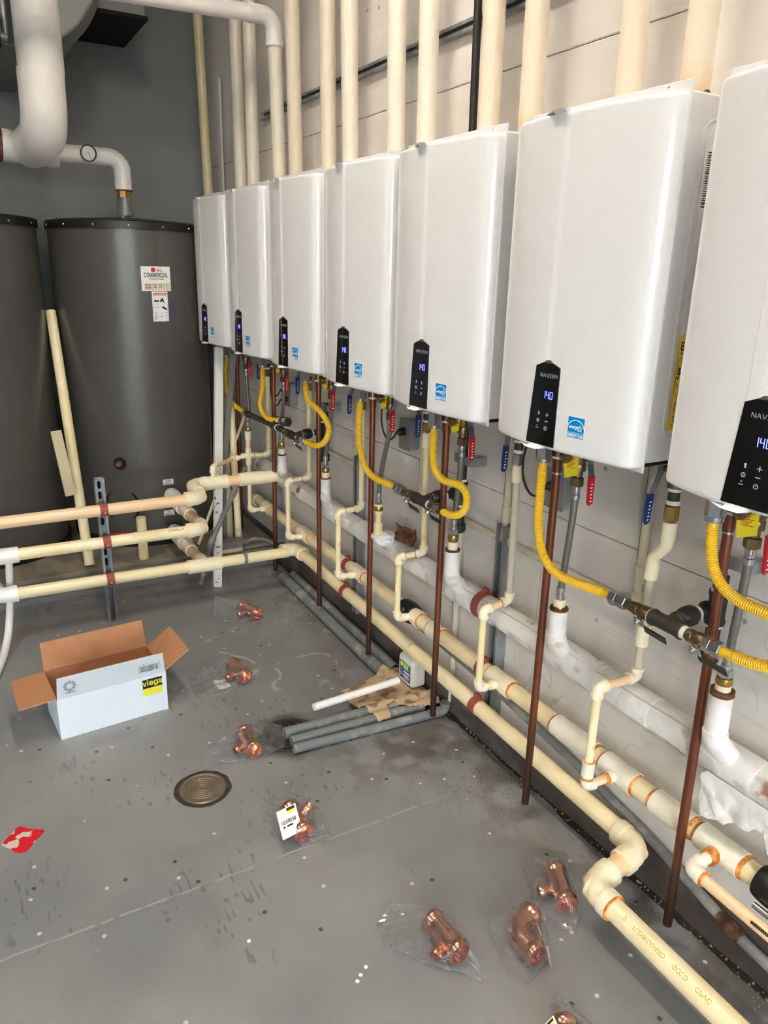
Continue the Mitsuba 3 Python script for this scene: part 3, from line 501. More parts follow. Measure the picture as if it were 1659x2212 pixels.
part(k, 'pipe', seg((0.018, 3.459, 1.912), (0.003, 3.459, 2.50), 0.0305, 28), 'm_ventpvc')
part(k, 'elbow', cat(tube(rounded([(0.003, 3.459, 2.49), (0.0, 3.459, 2.605), (-0.115, 3.459, 2.602)], 0.075, 12), 0.036, 28), hollow((0.003, 3.459, 2.49), (0.003, 3.459, 2.515), 0.0385, 0.03, 28), hollow((-0.116, 3.459, 2.602), (-0.09, 3.459, 2.603), 0.0385, 0.03, 28)), 'm_white_pvc')
part(k, 'crosspipe', seg((-0.112, 3.459, 2.602), (-1.75, 3.459, 2.56), 0.0335, 28), 'm_white_pvc')
part(k, 'hanger', cat(hollow((-1.5, 3.459, 2.566), (-1.47, 3.459, 2.567), 0.037, 0.034), seg((-1.485, 3.459, 2.60), (-1.485, 3.459, CEIL - 0.002), 0.005, 8)), 'm_galv')
k = thing('corner_pipe', 'yellowed plastic pipe rising in the corner behind the farthest water heater', 'pipe')
part(k, 'pipe', seg((0.035, 4.55, 1.0), (0.012, 4.62, CEIL - 0.002), 0.026, 24), 'm_cpvc')
part(k, 'lower_pipe', seg((-0.10, 4.15, PZ + 0.001), (0.035, 4.55, 1.0), 0.0265, 24), 'm_cpvc')
single('corner_strip', box((0.075, 4.47, 1.35), (0.012, 0.05, 2.42), 0.001, None), 'm_trimwhite', 'thin white trim strip leaning in the corner beside the yellowed pipe', 'trim strip', smooth=False)
k = thing('iron_gas_pipe', 'thin black iron pipe rising behind the third water heater', 'gas pipe')
part(k, 'pipe', seg((0.024, 1.985, 1.912), (0.008, 1.985, CEIL - 0.002), 0.0118, 16), 'm_ironblack')
part(k, 'bushing', hexnut((0.024, 1.985, 1.9115), (0, 0, 1), 0.02, 0.019), 'm_iron')
# long strut on the upper wall
def strut(a, b, wdir, odir, w=0.041, d=0.041, slots=False, t=0.0028):
    """C channel from a to b; wdir across its open face, odir out of the wall (the open side)."""
    a, b = np.asarray(a, float), np.asarray(b, float); L_ = np.linalg.norm(b - a)
    from shapely.geometry import Polygon
    pr = [(-w / 2, 0), (w / 2, 0), (w / 2, d), (w / 2 - 0.010, d), (w / 2 - 0.010, d - 0.006), (w / 2 - t, d - 0.006 + t), (w / 2 - t, t), (-w / 2 + t, t), (-w / 2 + t, d - 0.006 + t), (-w / 2 + 0.010, d - 0.006), (-w / 2 + 0.010, d), (-w / 2, d)]
    pr[5] = (w / 2 - t, d - t); pr[8] = (-w / 2 + t, d - t); pr[4] = (w / 2 - 0.010, d - t); pr[9] = (-w / 2 + 0.010, d - t)
    pr = pr[:2] + [pr[2], pr[3], pr[4], pr[5], pr[6], pr[7], pr[8], pr[9], pr[10], pr[11]]
    z = unit(b - a); x = unit(wdir); y = np.cross(z, x)
    if np.dot(y, odir) < 0: x = -x; y = np.cross(z, x)
    return extr(pr, L_, frame(a, x, y, z))
k = thing('wall_strut', 'long horizontal grey steel channel on the upper wall behind the flue pipes', 'steel channel')
part(k, 'channel', strut((WX - 0.0017, 3.86, 2.286), (WX - 0.0017, 0.4, 2.286), (0, 0, 1), (-1, 0, 0), 0.032, 0.022), 'm_galv', False)
part(k, 'bolt', cat([hexnut((WX - 0.0195, y, 2.286), (-1, 0, 0), 0.008, 0.009) for y in (3.30, 2.4, 1.5)]), 'm_iron')

# ------------------------------------------------------------------ gas connectors (yellow flexible tubes)
def flex(path, a0=0.025, a1=0.03, r=0.0112):
    p, l = spline(path, 10); n = int(l / 0.0052) * 6; p, l = spline(path, n)
    s = np.linspace(0, l, n); rr = r + 0.00115 * np.sin(2 * PI * s / 0.0052)
    w = np.clip(np.minimum((s - a0) / 0.006, (l - a1 - s) / 0.006), 0, 1); rr = rr * w + (r - 0.0008) * (1 - w)
    return tube(p, rr, 18)
GL = {7: 'yellow corrugated gas hose looping out of the right edge, from the nearest heater', 6: 'yellow corrugated gas hose sweeping down right from the second water heater', 5: 'yellow gas hose curling in a U under the third water heater',
      4: 'yellow gas hose sweeping down right from the fourth water heater', 3: 'yellow gas hose curling in a U under the fifth water heater', 2: 'yellow gas hose hanging under the sixth water heater', 1: 'yellow gas hose hanging under the farthest water heater'}
for hs, path in D['gas'].items():
    h = int(hs); p = [np.array(q) for q in path]
    k = thing('gas_hose', GL[h], 'gas hose', 'yellow flexible gas hoses')
    top = p[0] + [0, 0, 0.0]
    part(k, 'tube', flex([top + [0, 0, -0.012]] + p[1:]), 'm_yellow', True)
    part(k, 'nut', hexnut(top + [0, 0, -0.016], (0, 0, 1), 0.045, 0.0215), 'm_steel', 25)
    part(k, 'washer', lathe([(0, 0.010), (0, 0.019), (0.004, 0.020), (0.012, 0.020), (0.012, 0.010)], top + [0, 0, -0.024], (0, 0, 1)), 'm_steel')
    part(k, 'nipple', seg(top + [0, 0, 0.028], (top[0], top[1], 1.2045), 0.0135, 16), 'm_iron')
    d = unit(p[-1] - p[-2]); e = p[-1]
    part(k, 'end_nut', cat(hexnut(e - d * 0.006, d, 0.022, 0.0185), hexnut(e + d * 0.017, d, 0.014, 0.0165)), 'm_steel', 25)

# ------------------------------------------------------------------ gas manifolds (iron tee, two valves with black levers, union, drop leg)
def body_valve(k, c, ax, lever_n, lever_d, name='ball_valve', r=0.0150, lever=True, ltxt=True):
    """Quarter-turn valve centred at c along ax; stem along lever_n, lever along lever_d."""
    ax, n_, d_ = unit(ax), unit(lever_n), unit(lever_d)
    b = part(k, name, cat(lathe([(-0.030, 0), (-0.030, r), (-0.020, r), (-0.018, r * 0.9), (-0.010, r * 1.12), (0.006, r * 1.12), (0.012, r * 0.9), (0.016, r)], c, ax), hexnut(np.asarray(c) + ax * 0.014, ax, 0.018, r * 1.12), cyl(np.asarray(c), n_, r + 0.010, 0.006, 14)), 'm_brass')
    if lever:
        o = np.asarray(c) + n_ * (r + 0.012)
        sd = np.cross(n_, d_)
        part(b, 'lever_arm', cat(cyl(o - n_ * 0.002, n_, 0.007, 0.008, 14), hull([o + sd * s * 0.009 + d_ * a + n_ * q for s in (-1, 1) for a in (-0.009, 0.02) for q in (0, 0.0022)]), hull([o + sd * s * 0.008 + d_ * a[0] + n_ * (a[1] + q) for s in (-1, 1) for a in ((0.018, 0), (0.034, 0.010)) for q in (0, 0.0022)]), hexnut(o + n_ * 0.003, n_, 0.006, 0.0055)), 'm_steel', 30)
        q0, q1 = o + d_ * 0.030 + n_ * 0.011, o + d_ * 0.088 + n_ * 0.011
        hd = part(b, 'lever_grip', hull([q + sd * s * w - n_ * t + d_ * e for q, e in ((q0, 0), (q1, 0)) for s in (-1, 1) for w, t in ((0.0088, 0.002), (0.0075, 0.0045), (0.0075, -0.0005))] + [q1 + d_ * 0.006 + sd * s * 0.005 for s in (-1, 1)]), 'm_blackplastic', 30)
    return b
MG = {'a': ('dark iron gas tee with two black-levered valves between the second and nearest heaters', 7), 'b': ('dark iron gas tee with two black-levered valves between the fourth and third heaters', 5), 'c': ('long dark iron gas manifold linking the hoses of the three farthest heaters', 3)}
for key, (lab, h) in MG.items():
    g = [np.array(q) for q in D['gm'][key]]
    k = thing('gas_manifold', lab, 'gas manifold'); ax = np.array([0, -1.0, 0]); z = float(np.mean([q[2] for q in g])); x = -0.088
    ldir, ln = unit([-0.02, -1.0, -0.05]), unit([-1, 0.0, -0.55])
    if key != 'c':
        yv1, yt, yv2 = g[3][1], g[4][1], g[6][1]
        body_valve(k, (x, yv1, z), ax, ln, ldir); body_valve(k, (x, yv2, z), ax, ln, ldir)
        part(k, 'nipple', cat(seg((x, yv1 + 0.045, z), (x, yt, z), 0.0125), seg((x, yt, z), (x, yv2 - 0.05, z), 0.0125)), 'm_brass')
        y0, y1 = g[0][1] - 0.02, g[8][1] + 0.02
        part(k, 'adapter', cat(hexnut((x, y0, z), ax, 0.024, 0.0175), hexnut((x, y1 + 0.022, z), ax, 0.024, 0.0175)), 'm_steel', 25)
        T0 = yt
    else:
        part(k, 'header_pipe', cat(seg((x, 3.72, 0.864), (x, 3.335, 0.871), 0.0135), seg((x, 3.30, 0.871), (x, 3.12, 0.868), 0.0135)), 'm_iron')
        part(k, 'end_valve', cat(lathe([(0, 0.012), (0, 0.016), (0.03, 0.016), (0.034, 0.018), (0.05, 0.018)], (x, 3.735, 0.864), ax), cyl((x, 3.71, 0.866), (-0.3, 0, 1), 0.03, 0.007, 12)), 'm_brass')
        part(k, 'side_elbow', cat(lathe([(-0.03, 0.0), (-0.03, 0.019), (0.03, 0.019), (0.03, 0)], (x, 3.318, 0.871), ax), tube(rounded([(x, 3.318, 0.871), (x + 0.005, 3.30, 0.905), (x + 0.01, 3.255, 0.915), (x - 0.01, 3.205, 0.914)], 0.02), 0.0165), cyl((x - 0.004, 3.225, 0.9145), (0.35, -1, 0), 0.05, 0.021, 18)), 'm_iron')
        part(k, 'teflon_ring', cat(hollow((x, 3.287, 0.871), (x, 3.283, 0.871), 0.0165, 0.0125), hollow((x, 3.24, 0.914), (x, 3.234, 0.914), 0.0185, 0.0125)), 'm_teflon')
        body_valve(k, (x, 3.165, 0.868), ax, ln, (-0.5, -0.4, -0.9), r=0.016)
        body_valve(k, (x, 3.015, 0.868), ax, ln, ldir)
        part(k, 'adapter', hexnut((x, 2.987, 0.868), ax, 0.024, 0.0175), 'm_steel', 25)
        part(k, 'nipple', seg((x, 3.14, 0.868), (x, 2.99, 0.868), 0.0125), 'm_brass')
        T0, z = 3.087, 0.868
    part(k, 'tee', cat(lathe([(-0.042, 0.012), (-0.042, 0.0195), (-0.034, 0.0195), (-0.030, 0.0175), (0.030, 0.0175), (0.034, 0.0195), (0.042, 0.0195), (0.042, 0.012)], (x, T0, z), ax), lathe([(0, 0.0165), (0.024, 0.0165), (0.028, 0.0195), (0.036, 0.0195), (0.036, 0.012)], (x, T0, z), (1, 0, 0.10))), 'm_iron')
    part(k, 'thread_seal', cat(hollow((x, T0 + 0.050, z), (x, T0 + 0.042, z), 0.0145, 0.011), hollow((x, T0 - 0.042, z), (x, T0 - 0.052, z), 0.0150, 0.011), hollow((x + 0.036, T0, z + 0.0036), (x + 0.043, T0, z + 0.0043), 0.0165, 0.011)), 'm_teflon')
    ux = x + 0.040
    part(k, 'union', cat(lathe([(0, 0.013), (0, 0.018), (0.008, 0.0215), (0.016, 0.0235), (0.034, 0.0235), (0.042, 0.019), (0.046, 0.0135), (0.075, 0.0135), (0.078, 0.013)], (ux, T0, z + 0.004), (1, -0.08, 0.10), 20)), 'm_ironblack', 40)
    part(k, 'union_seal', hollow((ux + 0.046, T0 - 0.004, z + 0.0088), (ux + 0.052, T0 - 0.0045, z + 0.0094), 0.0165, 0.012), 'm_teflon')
    dx, dy = 0.060, T0 - 0.010
    zt = {'a': 0.955, 'b': 1.15, 'c': 1.01}[key]
    part(k, 'drop_pipe', cat(seg((dx, dy, 0.76), (dx, dy, zt), 0.0165), tube([(ux + 0.07, T0 - 0.006, z + 0.011), (dx, dy, z + 0.014)], 0.0145)), 'm_ironblack')
    part(k, 'drop_tee', cat(lathe([(-0.04, 0.014), (-0.04, 0.0225), (-0.030, 0.0225), (-0.026, 0.020), (0.026, 0.020), (0.030, 0.0225), (0.04, 0.0225), (0.04, 0.014)], (dx, dy, z + 0.014), (0, 0, 1)), lathe([(0.0, 0.019), (0.022, 0.019), (0.026, 0.0225), (0.034, 0.0225), (0.034, 0.013)], (dx, dy, z + 0.014), (-1, 0.08, -0.1))), 'm_ironblack')
    part(k, 'drip_cap', lathe([(0, 0), (0.004, 0.018), (0.010, 0.0225), (0.034, 0.0225), (0.034, 0.0165)], (dx, dy, 0.735), (0, 0, 1)), 'm_ironblack')
    part(k, 'drop_seal', cat(hollow((dx, dy, z - 0.034), (dx, dy, z - 0.026), 0.0185, 0.015), hollow((dx, dy, z + 0.054), (dx, dy, z + 0.062), 0.0185, 0.015)), 'm_teflon')
    part(k, 'wall_bracket', cat(bx((dx - 0.022, dy - 0.075, 0.985), (dx - 0.019, dy + 0.02, 1.015)), bx((dx - 0.022, dy - 0.078, 0.985), (WX - 0.003, dy - 0.075, 1.015))), 'm_galv', False)

# ------------------------------------------------------------------ relief pipes (copper) with their brass heads
CL = {h: f'dark copper drain pipe hanging to the floor under the {n} water heater' for h, n in NTH.items()}
for hs, (a, b) in D['cop'].items():
    h = int(hs); a, b = np.array(a), np.array(b); y = (a[1] + b[1]) / 2
    if h == 7: y = 0.924
    x = -0.03; xb, yb = (x, y) if h not in (1, 2) else (b[0], b[1])
    if h == 7: xb, yb = -0.012, 0.918
    k = thing('relief_pipe', CL[h], 'copper pipe', 'copper drain pipes under the heaters')
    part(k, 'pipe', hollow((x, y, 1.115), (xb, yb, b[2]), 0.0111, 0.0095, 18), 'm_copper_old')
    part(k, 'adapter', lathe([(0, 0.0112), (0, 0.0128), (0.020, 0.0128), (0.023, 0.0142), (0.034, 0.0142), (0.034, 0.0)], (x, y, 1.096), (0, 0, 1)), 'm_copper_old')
    part(k, 'seal', hollow((x, y, 1.130), (x, y, 1.137), 0.0155, 0.011), 'm_teflon')
    part(k, 'brass_head', cat(lathe([(0, 0.012), (0, 0.0175), (0.012, 0.0175), (0.016, 0.016), (0.045, 0.016), (0.0675, 0.014), (0.0675, 0)], (x, y, 1.137), (0, 0, 1)), cyl((x, y, 1.168), (0, 1, 0), 0.045, 0.010, 16)), 'm_brass')
    if h in (6, 7): part(k, 'solder_ring', lathe([(0, 0.011), (0.0, 0.0128), (0.005, 0.0128), (0.005, 0.011)], (x, y, 1.088), (0, 0, 1)), 'm_steel')

# ------------------------------------------------------------------ hot side: valve with red lever, tag, braided hose
for hs, q in D['hot'].items():
    h = int(hs); q = [np.array(v) for v in q]; vx, vy = -0.035, q[0][1]
    rd = [np.array(v) for v in D['red'][hs]]
    k = thing('hot_water_valve', f'brass service valve with red lever under the {NTH[h]} water heater', 'valve', 'red-levered valves')
    part(k, 'body', cat(lathe([(0, 0.012), (0, 0.0185), (0.016, 0.0185), (0.020, 0.0165), (0.034, 0.0200), (0.056, 0.0200), (0.066, 0.0165), (0.086, 0.0165), (0.0875, 0)], (vx, vy, 1.117), (0, 0, 1)), cyl((vx, vy, 1.154), (0, -1, 0), 0.036, 0.0075, 14), cyl((vx, vy, 1.154), (-1, 0.35, 0), 0.030, 0.0105, 16)), 'm_brass')
    part(k, 'purge_cap', lathe([(0, 0), (0, 0.0150), (0.004, 0.0172), (0.012, 0.0172), (0.015, 0.0145), (0.018, 0.006), (0.022, 0.006), (0.022, 0)], (vx - 0.028, vy + 0.010, 1.154), (-1, 0.35, 0), 20), 'm_brass')
    y0, y1 = rd[0], rd[2]; pv = np.array([vx, vy - 0.038, 1.152])
    bend = np.array([rd[1][0], rd[1][1], 1.112]); tip = np.array([rd[2][0], rd[2][1], rd[2][2]])
    sd = unit(np.cross(tip - bend, [0, 1, 0]) + [1e-6, 0, 0]); sd = np.array([1.0, 0, 0])
    part(k, 'lever_arm', cat(hull([pv + [sx * 0.009, t, dz] for sx in (-1, 1) for t in (0, -0.0025) for dz in (0.010, -0.012)]), hull([pv + [sx * 0.009, t, -0.010] for sx in (-1, 1) for t in (0, -0.0025)] + [bend + [sx * 0.0085, t, 0.004] for sx in (-1, 1) for t in (0, -0.0025)]), hexnut(pv + [0, -0.002, 0], (0, -1, 0), 0.007, 0.006)), 'm_galv', 30)
    part(k, 'lever_grip', hull([bend + [sx * w, t, 0.006] for sx in (-1, 1) for w, t in ((0.0100, 0.001), (0.0085, 0.0035), (0.0085, -0.0045))] + [tip + [sx * w, t, e] for sx in (-1, 1) for w, t, e in ((0.0088, 0.001, 0.004), (0.0075, 0.003, 0.004), (0.0075, -0.004, 0.004), (0.004, 0, -0.002))]), 'm_red', 30)
    lg = [bend * (1 - w) + tip * w for w in np.linspace(0.2, 0.85, 6)]
    part(k + '__lever_grip', 'lettering', cat([bx(p_ + [-0.0025 - (0.0015 if j % 2 else 0), -0.0047, -0.0016], p_ + [0.0025, -0.0040, 0.0016], 0.0001) for j, p_ in enumerate(lg)]), 'm_paper', False)
    if h >= 2:
        tx = vx - 0.024; c0 = np.array([tx, vy + 0.002, 1.165]); e1, e2 = unit([-0.25, 1, 0]), np.array([0.0, 0, 1]); tl = {6: 0.06, 7: 0.06}.get(h, 0.045)
        tg = part(k, 'warning_tag', extr([(-0.022, 0.018), (0.018, 0.020), (0.022 if h > 5 else 0.01, -tl * 0.9), (-0.016, -tl * 1.15), (-0.024, -0.01)], 0.0006, frame(c0, -e1, e2, np.cross(-e1, e2))), 'm_tag', False, 'yellow paper tag')
        nn = np.cross(-e1, e2)
        part(tg, 'print', cat([extr(rect(0.024 - 0.004 * (j % 3), 0.0016), 0.0003, frame(c0 + nn * (0.0007 if nn[0] < 0 else -0.0004) - e2 * (0.014 + 0.0042 * j) + e1 * 0.012, -e1, e2, nn)) for j in range(7 if h > 5 else 4)]), 'm_red_print', False)
    if h == 1:
        pts = [(vx, vy, 1.09), tuple(q[1]), tuple(q[2] + [0.008, 0, 0.05]), tuple(q[2] + [0, 0, -0.01])]
    else:
        pts = [(vx, vy, 1.075), (vx, vy, 1.04), tuple((q[1] + q[2]) / 2 * [0, 0.4, 0] + np.array([vx, 0, (q[1][2] + q[2][2]) / 2]) + [0, 0.6 * vy, 0]) if False else (vx, 0.5 * (vy + q[2][1]) + (0.012 if h == 4 else 0.0), 0.5 * (1.04 + q[2][2])), (vx, q[2][1], q[2][2] + 0.02), (vx, q[2][1], q[2][2])]
    kh = thing('braided_hose', f'braided steel water hose hanging under the {NTH[h]} water heater', 'water hose', 'braided steel hoses')
    p, l = spline(pts, 60)
    m, uv = tube(p, 0.0092, 16, uv=True)
    k2 = free(kh + '__braid'); scene[k2] = mikit.ply(m, 'm_braid', smooth=True, uv=uv)
    e = p[-1]; dn = np.array([0, 0, -1.0])
    part(kh, 'top_nut', cat(hexnut((vx, vy, 1.076), (0, 0, 1), 0.024, 0.0170), cyl((vx, vy, 1.10), (0, 0, 1), 0.02, 0.0125, 16)), 'm_brass', 25)
    part(kh, 'top_ferrule', lathe([(0, 0.0095), (0, 0.0112), (0.012, 0.0112), (0.014, 0.0095), (0.020, 0.0095), (0.022, 0.0112), (0.034, 0.0112), (0.036, 0.0100)], (p[0][0], p[0][1], 1.042), (0, 0, 1), 18), 'm_steel')
    part(kh, 'end_ferrule', lathe([(0, 0.0098), (0, 0.0114), (0.014, 0.0114), (0.016, 0.0096), (0.022, 0.0096), (0.024, 0.0112), (0.034, 0.0112), (0.034, 0.0)], e + [0, 0, 0.030], (0, 0, -1), 18), 'm_steel')
    part(kh, 'end_nut', hexnut(e + [0, 0, -0.004], dn, 0.020, 0.0160), 'm_steel', 25)
    part(kh, 'brass_coupling', cat(lathe([(0, 0.011), (0, 0.0165), (0.006, 0.0178), (0.014, 0.0178), (0.018, 0.0160), (0.026, 0.0160), (0.026, 0)], e + [0, 0, -0.024], dn, 20)), 'm_brassbright')

# ------------------------------------------------------------------ cold risers, their blue-levered valves and cross arms
MX = 0.035
ZU = lambda y: np.interp(y, [0.3, 1.10, 1.60, 2.60, 3.9], [0.300, 0.318, 0.330, 0.350, 0.300 + 0.02])
ZU = lambda y: float(np.interp(y, [0.3, 1.1, 1.6, 2.7, 3.9], [0.318, 0.320, 0.325, 0.335, 0.318]))
rs, rf = 0.0111, 0.0150
RL = {6: 'cold riser with an offset bend, rightmost of those over the white main', 5: 'cold riser pipe left of the second heater, bending over the white main', 4: 'cold riser pipe behind the third heater’s yellow hose, bending over the white main', 3: 'cold riser pipe behind the fourth heater’s yellow hose, bending over the white main', 2: 'cold riser pipe left of the fifth heater’s hose, bending over the white main', 1: 'branched riser with cross fitting beneath the farthest heaters'}
def elbow(a, c, b, r=rf, ln=0.026):
    a, c, b = (np.asarray(v, float) for v in (a, c, b)); da, db = unit(a - c), unit(b - c)
    return cat(tube(rounded([c + da * ln, c, c + db * ln], r * 1.25, 8), r * 0.97, 18), lathe([(0, r * 0.7), (0, r * 1.06), (ln * 0.35, r * 1.06), (ln * 0.35, r * 0.7)], c + da * ln, -da, 18), lathe([(0, r * 0.7), (0, r * 1.06), (ln * 0.35, r * 1.06), (ln * 0.35, r * 0.7)], c + db * ln, -db, 18))
def sock(a, b, r, n=20): return lathe([(0, r * 0.7), (0, r), (np.linalg.norm(np.subtract(b, a)), r), (np.linalg.norm(np.subtract(b, a)), r * 0.7)], a, np.subtract(b, a), n)
for hs in D['cold']:
    h = int(hs); q = {a: np.array(b) for a, b in D['cold'][hs].items()}
    y = q['T'][1]; yu = (q['V'][1] + q['U'][1]) / 2 if h != 6 else q['U'][1]
    V = np.array([0.030, q['V'][1], 1.115]); U = np.array([0.030, yu, q['U'][2]]); zt = ZU(y)
    A = np.array([q['A'][0], y, q['A'][2]]); B = np.array([(q['A'][0] + q['B'][0]) / 2, y, zt + 0.004]); Tt = np.array([MX, y, zt])
    A[0] = B[0]
    if h == 3: V[1] = 2.655
    k = thing('cold_riser', RL[h], 'pipe', 'cold water risers')
    bl = [np.array(v) for v in D['blue'][hs]]
    if h == 6:
        W = np.array([0.030, 1.116, 1.045]); X2 = np.array([0.030, 1.116, 0.985]); U2 = np.array([0.030, yu, 0.935])
        part(k, 'upper_pipe', seg((0.03, yu, 0.93), U, rs), 'm_condensate')
        part(k, 'offset_bend', cat(tube(rounded([(0.03, 1.116, 1.035), (0.03, 1.116, 0.985), (0.03, yu, 0.945), (0.03, yu, 0.90)], 0.02), rf * 0.98, 18), sock((0.03, 1.116, 1.045), (0.03, 1.116, 1.00), rf * 1.1), sock((0.03, yu, 0.93), (0.03, yu, 0.89), rf * 1.1)), 'm_fitting')
        part(k, 'coupling', sock((0.03, yu, 0.765), (0.03, yu, 0.71), rf * 1.1), 'm_fitting')
        ctop = np.array([0.03, 1.116, 1.045])
    else:
        part(k, 'upper_pipe', seg((0.03, V[1], 1.03), U, rs), 'm_cpvc' if h != 5 else 'm_condensate')
        part(k, 'coupling', sock((0.03, V[1], 1.055), (0.03, V[1] + (U[1] - V[1]) * 0.05, 1.0), rf * 1.05), 'm_fitting')
        ctop = np.array([0.03, V[1], 1.05])
    part(k, 'upper_elbow', elbow((U[0], U[1], U[2] + 1), U, A), 'm_fitting')
    part(k, 'cross_arm', seg(U, A, rs), 'm_cpvcpink' if h > 4 else 'm_cpvc')
    if h == 1:
        part(k, 'cross_fitting', cat(seg(A + [0, 0, 0.04], A - [0, 0, 0.05], rf), seg(A + [0.045, 0, 0], A - [0.04, 0, 0], rf)), 'm_fitting')
        C1, C2 = np.array([-0.155, 3.755, 0.620]), np.array([-0.345, 3.50, 0.655])
        part(k, 'left_arm', seg(A, C1, rs), 'm_cpvc'); part(k, 'left_elbow', elbow(A, C1, C2), 'm_fitting'); part(k, 'branch_pipe', seg(C1, C2, rs), 'm_cpvcpink')
        C3 = np.array([-0.345, 3.50, 0.58]); part(k, 'branch_elbow', elbow(C1, C2, C3), 'm_fitting'); part(k, 'branch_drop', seg(C2, C3, rs), 'm_cpvc')
        part(k, 'hot_pipe', seg((-0.07, 3.760, 0.735), A, rs * 1.15), 'm_cpvcpink'); part(k, 'hot_coupling', sock((-0.07, 3.761, 0.762), (-0.07, 3.760, 0.715), rf * 1.1), 'm_fitting')
    else:
        part(k, 'lower_elbow_top', elbow(U, A, B), 'm_fitting')
    part(k, 'lower_pipe', seg(A, B, rs), 'm_cpvc')
    part(k, 'bottom_elbow', elbow(A, B, Tt), 'm_fittingwhite' if h >= 5 else 'm_fitting')
    part(k, 'tee_arm', seg(B, Tt, rs), 'm_cpvc')
    if h == 6:
        part(k, 'slip_coupling', sock(B + [0, 0, 0.075], B + [0, 0, 0.03], rf * 1.08), 'm_fittingwhite')
        part(k, 'glue_ring', cat(rough(sock(B + [0, 0, 0.032], B + [0, 0, 0.024], rf * 1.12), 0.0012, 90), rough(sock(B + (Tt - B) * 0.52, B + (Tt - B) * 0.60, rf * 1.1), 0.0012, 90), rough(sock(B + [0, 0, 0.078], B + [0, 0, 0.072], rf * 1.0), 0.0008, 90)), 'm_glue')
    else:
        part(k, 'glue_ring', cat(rough(sock(U + (A - U) * 0.30, U + (A - U) * 0.33, rs * 1.12), 0.0004, 90), rough(sock(A + (U - A) * 0.29, A + (U - A) * 0.32, rs * 1.12), 0.0004, 90)), 'm_glue')
    # valve
    kv = thing('cold_water_valve', f'brass service valve with blue lever, right of the {NTH[h] if h > 1 else "farthest"} water heater’s pipes', 'valve', 'blue-levered valves')
    vy = ctop[1]; vx = 0.03
    part(kv, 'body', cat(lathe([(0, 0.012), (0.0, 0.0190), (0.018, 0.0190), (0.022, 0.0175), (0.032, 0.0225), (0.056, 0.0225), (0.066, 0.0175), (0.0765, 0.016), (0.0765, 0)], (vx, vy, 1.128), (0, 0, 1)), cyl((vx, vy, 1.166), (0, 1, 0), 0.036, 0.0085, 14), cyl((vx, vy, 1.166), (-0.7, -0.7, 0), 0.036, 0.013, 16)), 'm_brass')
    part(kv, 'nipple', seg((vx, vy, 1.09), (vx, vy, 1.13), 0.0135), 'm_iron')
    part(kv, 'seal', hollow((vx, vy, 1.120), (vx, vy, 1.128), 0.0158, 0.012), 'm_teflon')
    part(kv, 'lower_seal', hollow((vx, vy, 1.088), (vx, vy, 1.098), 0.0158, 0.012), 'm_teflon')
    part(kv, 'nut', hexnut((vx, vy, 1.050), (0, 0, 1), 0.036, 0.0178), 'm_brassbright' if h != 5 else 'm_steel', 25)
    pv = np.array([bl[0][0], max(bl[0][1], vy + 0.018), bl[0][2]]); b1 = bl[1]; tip = bl[2]
    pv = np.array([vx - 0.012, vy + 0.038, 1.160]); b1 = b1 + [0, 0, 0.004]
    part(kv, 'lever_arm', cat(hull([pv + [sx * 0.009, t, dz] for sx in (-1, 1) for t in (0, -0.0025) for dz in (0.012, -0.006)]), hull([pv + [sx * 0.009, t, -0.004] for sx in (-1, 1) for t in (0, -0.0025)] + [b1 + [sx * 0.0085, t, 0.004] for sx in (-1, 1) for t in (0, -0.0025)]), hexnut(pv + [0, -0.004, 0], (0, 1, 0), 0.009, 0.006)), 'm_galv', 30)
    part(kv, 'lever_grip', hull([b1 + [sx * w, t, 0.006] for sx in (-1, 1) for w, t in ((0.0105, 0.001), (0.0090, 0.0035), (0.0090, -0.0045))] + [tip + [sx * w, t, e] for sx in (-1, 1) for w, t, e in ((0.0092, 0.001, 0.004), (0.0080, 0.003, 0.004), (0.0080, -0.004, 0.004), (0.004, 0, -0.003))]), 'm_blue', 30)
    lg = [b1 * (1 - w) + tip * w for w in np.linspace(0.2, 0.85, 6)]
    part(kv + '__lever_grip', 'lettering', cat([bx(p_ + [-0.003, -0.0047, -0.0018], p_ + [0.003 - (0.002 if j % 2 else 0), -0.0040, 0.0018], 0.0001) for j, p_ in enumerate(lg)]), 'm_paper', False)

# ------------------------------------------------------------------ the white insulated hot main
def ZW(y): return float(np.interp(y, [0.3, 0.87, 1.4, 2.0, 2.7, 3.9], [0.548, 0.550, 0.553, 0.550, 0.542, 0.552]))
WXM = 0.033
k = thing('insulated_main', 'thick white insulated hot water main running along the right-hand wall', 'insulated pipe')
ysub = np.arange(3.86, 0.25, -0.045)
part(k, 'pipe', rough(tube([(WXM, y, ZW(y)) for y in ysub], 0.0405, 28), 0.0011, 14), 'm_insul', 50)
bands = [3.45, 2.93, 2.60, 2.52, 2.28, 2.03, 1.88, 1.30, 1.12, 0.93, 0.74]
for y in bands:
    part(k, 'jacket_cuff', rough(tube([(WXM, y + d, ZW(y)) for d in (0.045, 0.043, 0.0, -0.043, -0.045)], [0.0418, 0.0426, 0.0428, 0.0426, 0.0418], 32), 0.0007, 20), 'm_insul', 50)
part(k, 'seam_tape', cat([tube([(WXM - 0.026 + 0.003 * math.sin(9 * y), y, ZW(y) + 0.0335) for y in np.arange(a, b, -0.03)], 0.0016, 6) for a, b in ((1.87, 1.33), (3.4, 2.98), (1.26, 0.95), (0.9, 0.76))]), 'm_papertan')
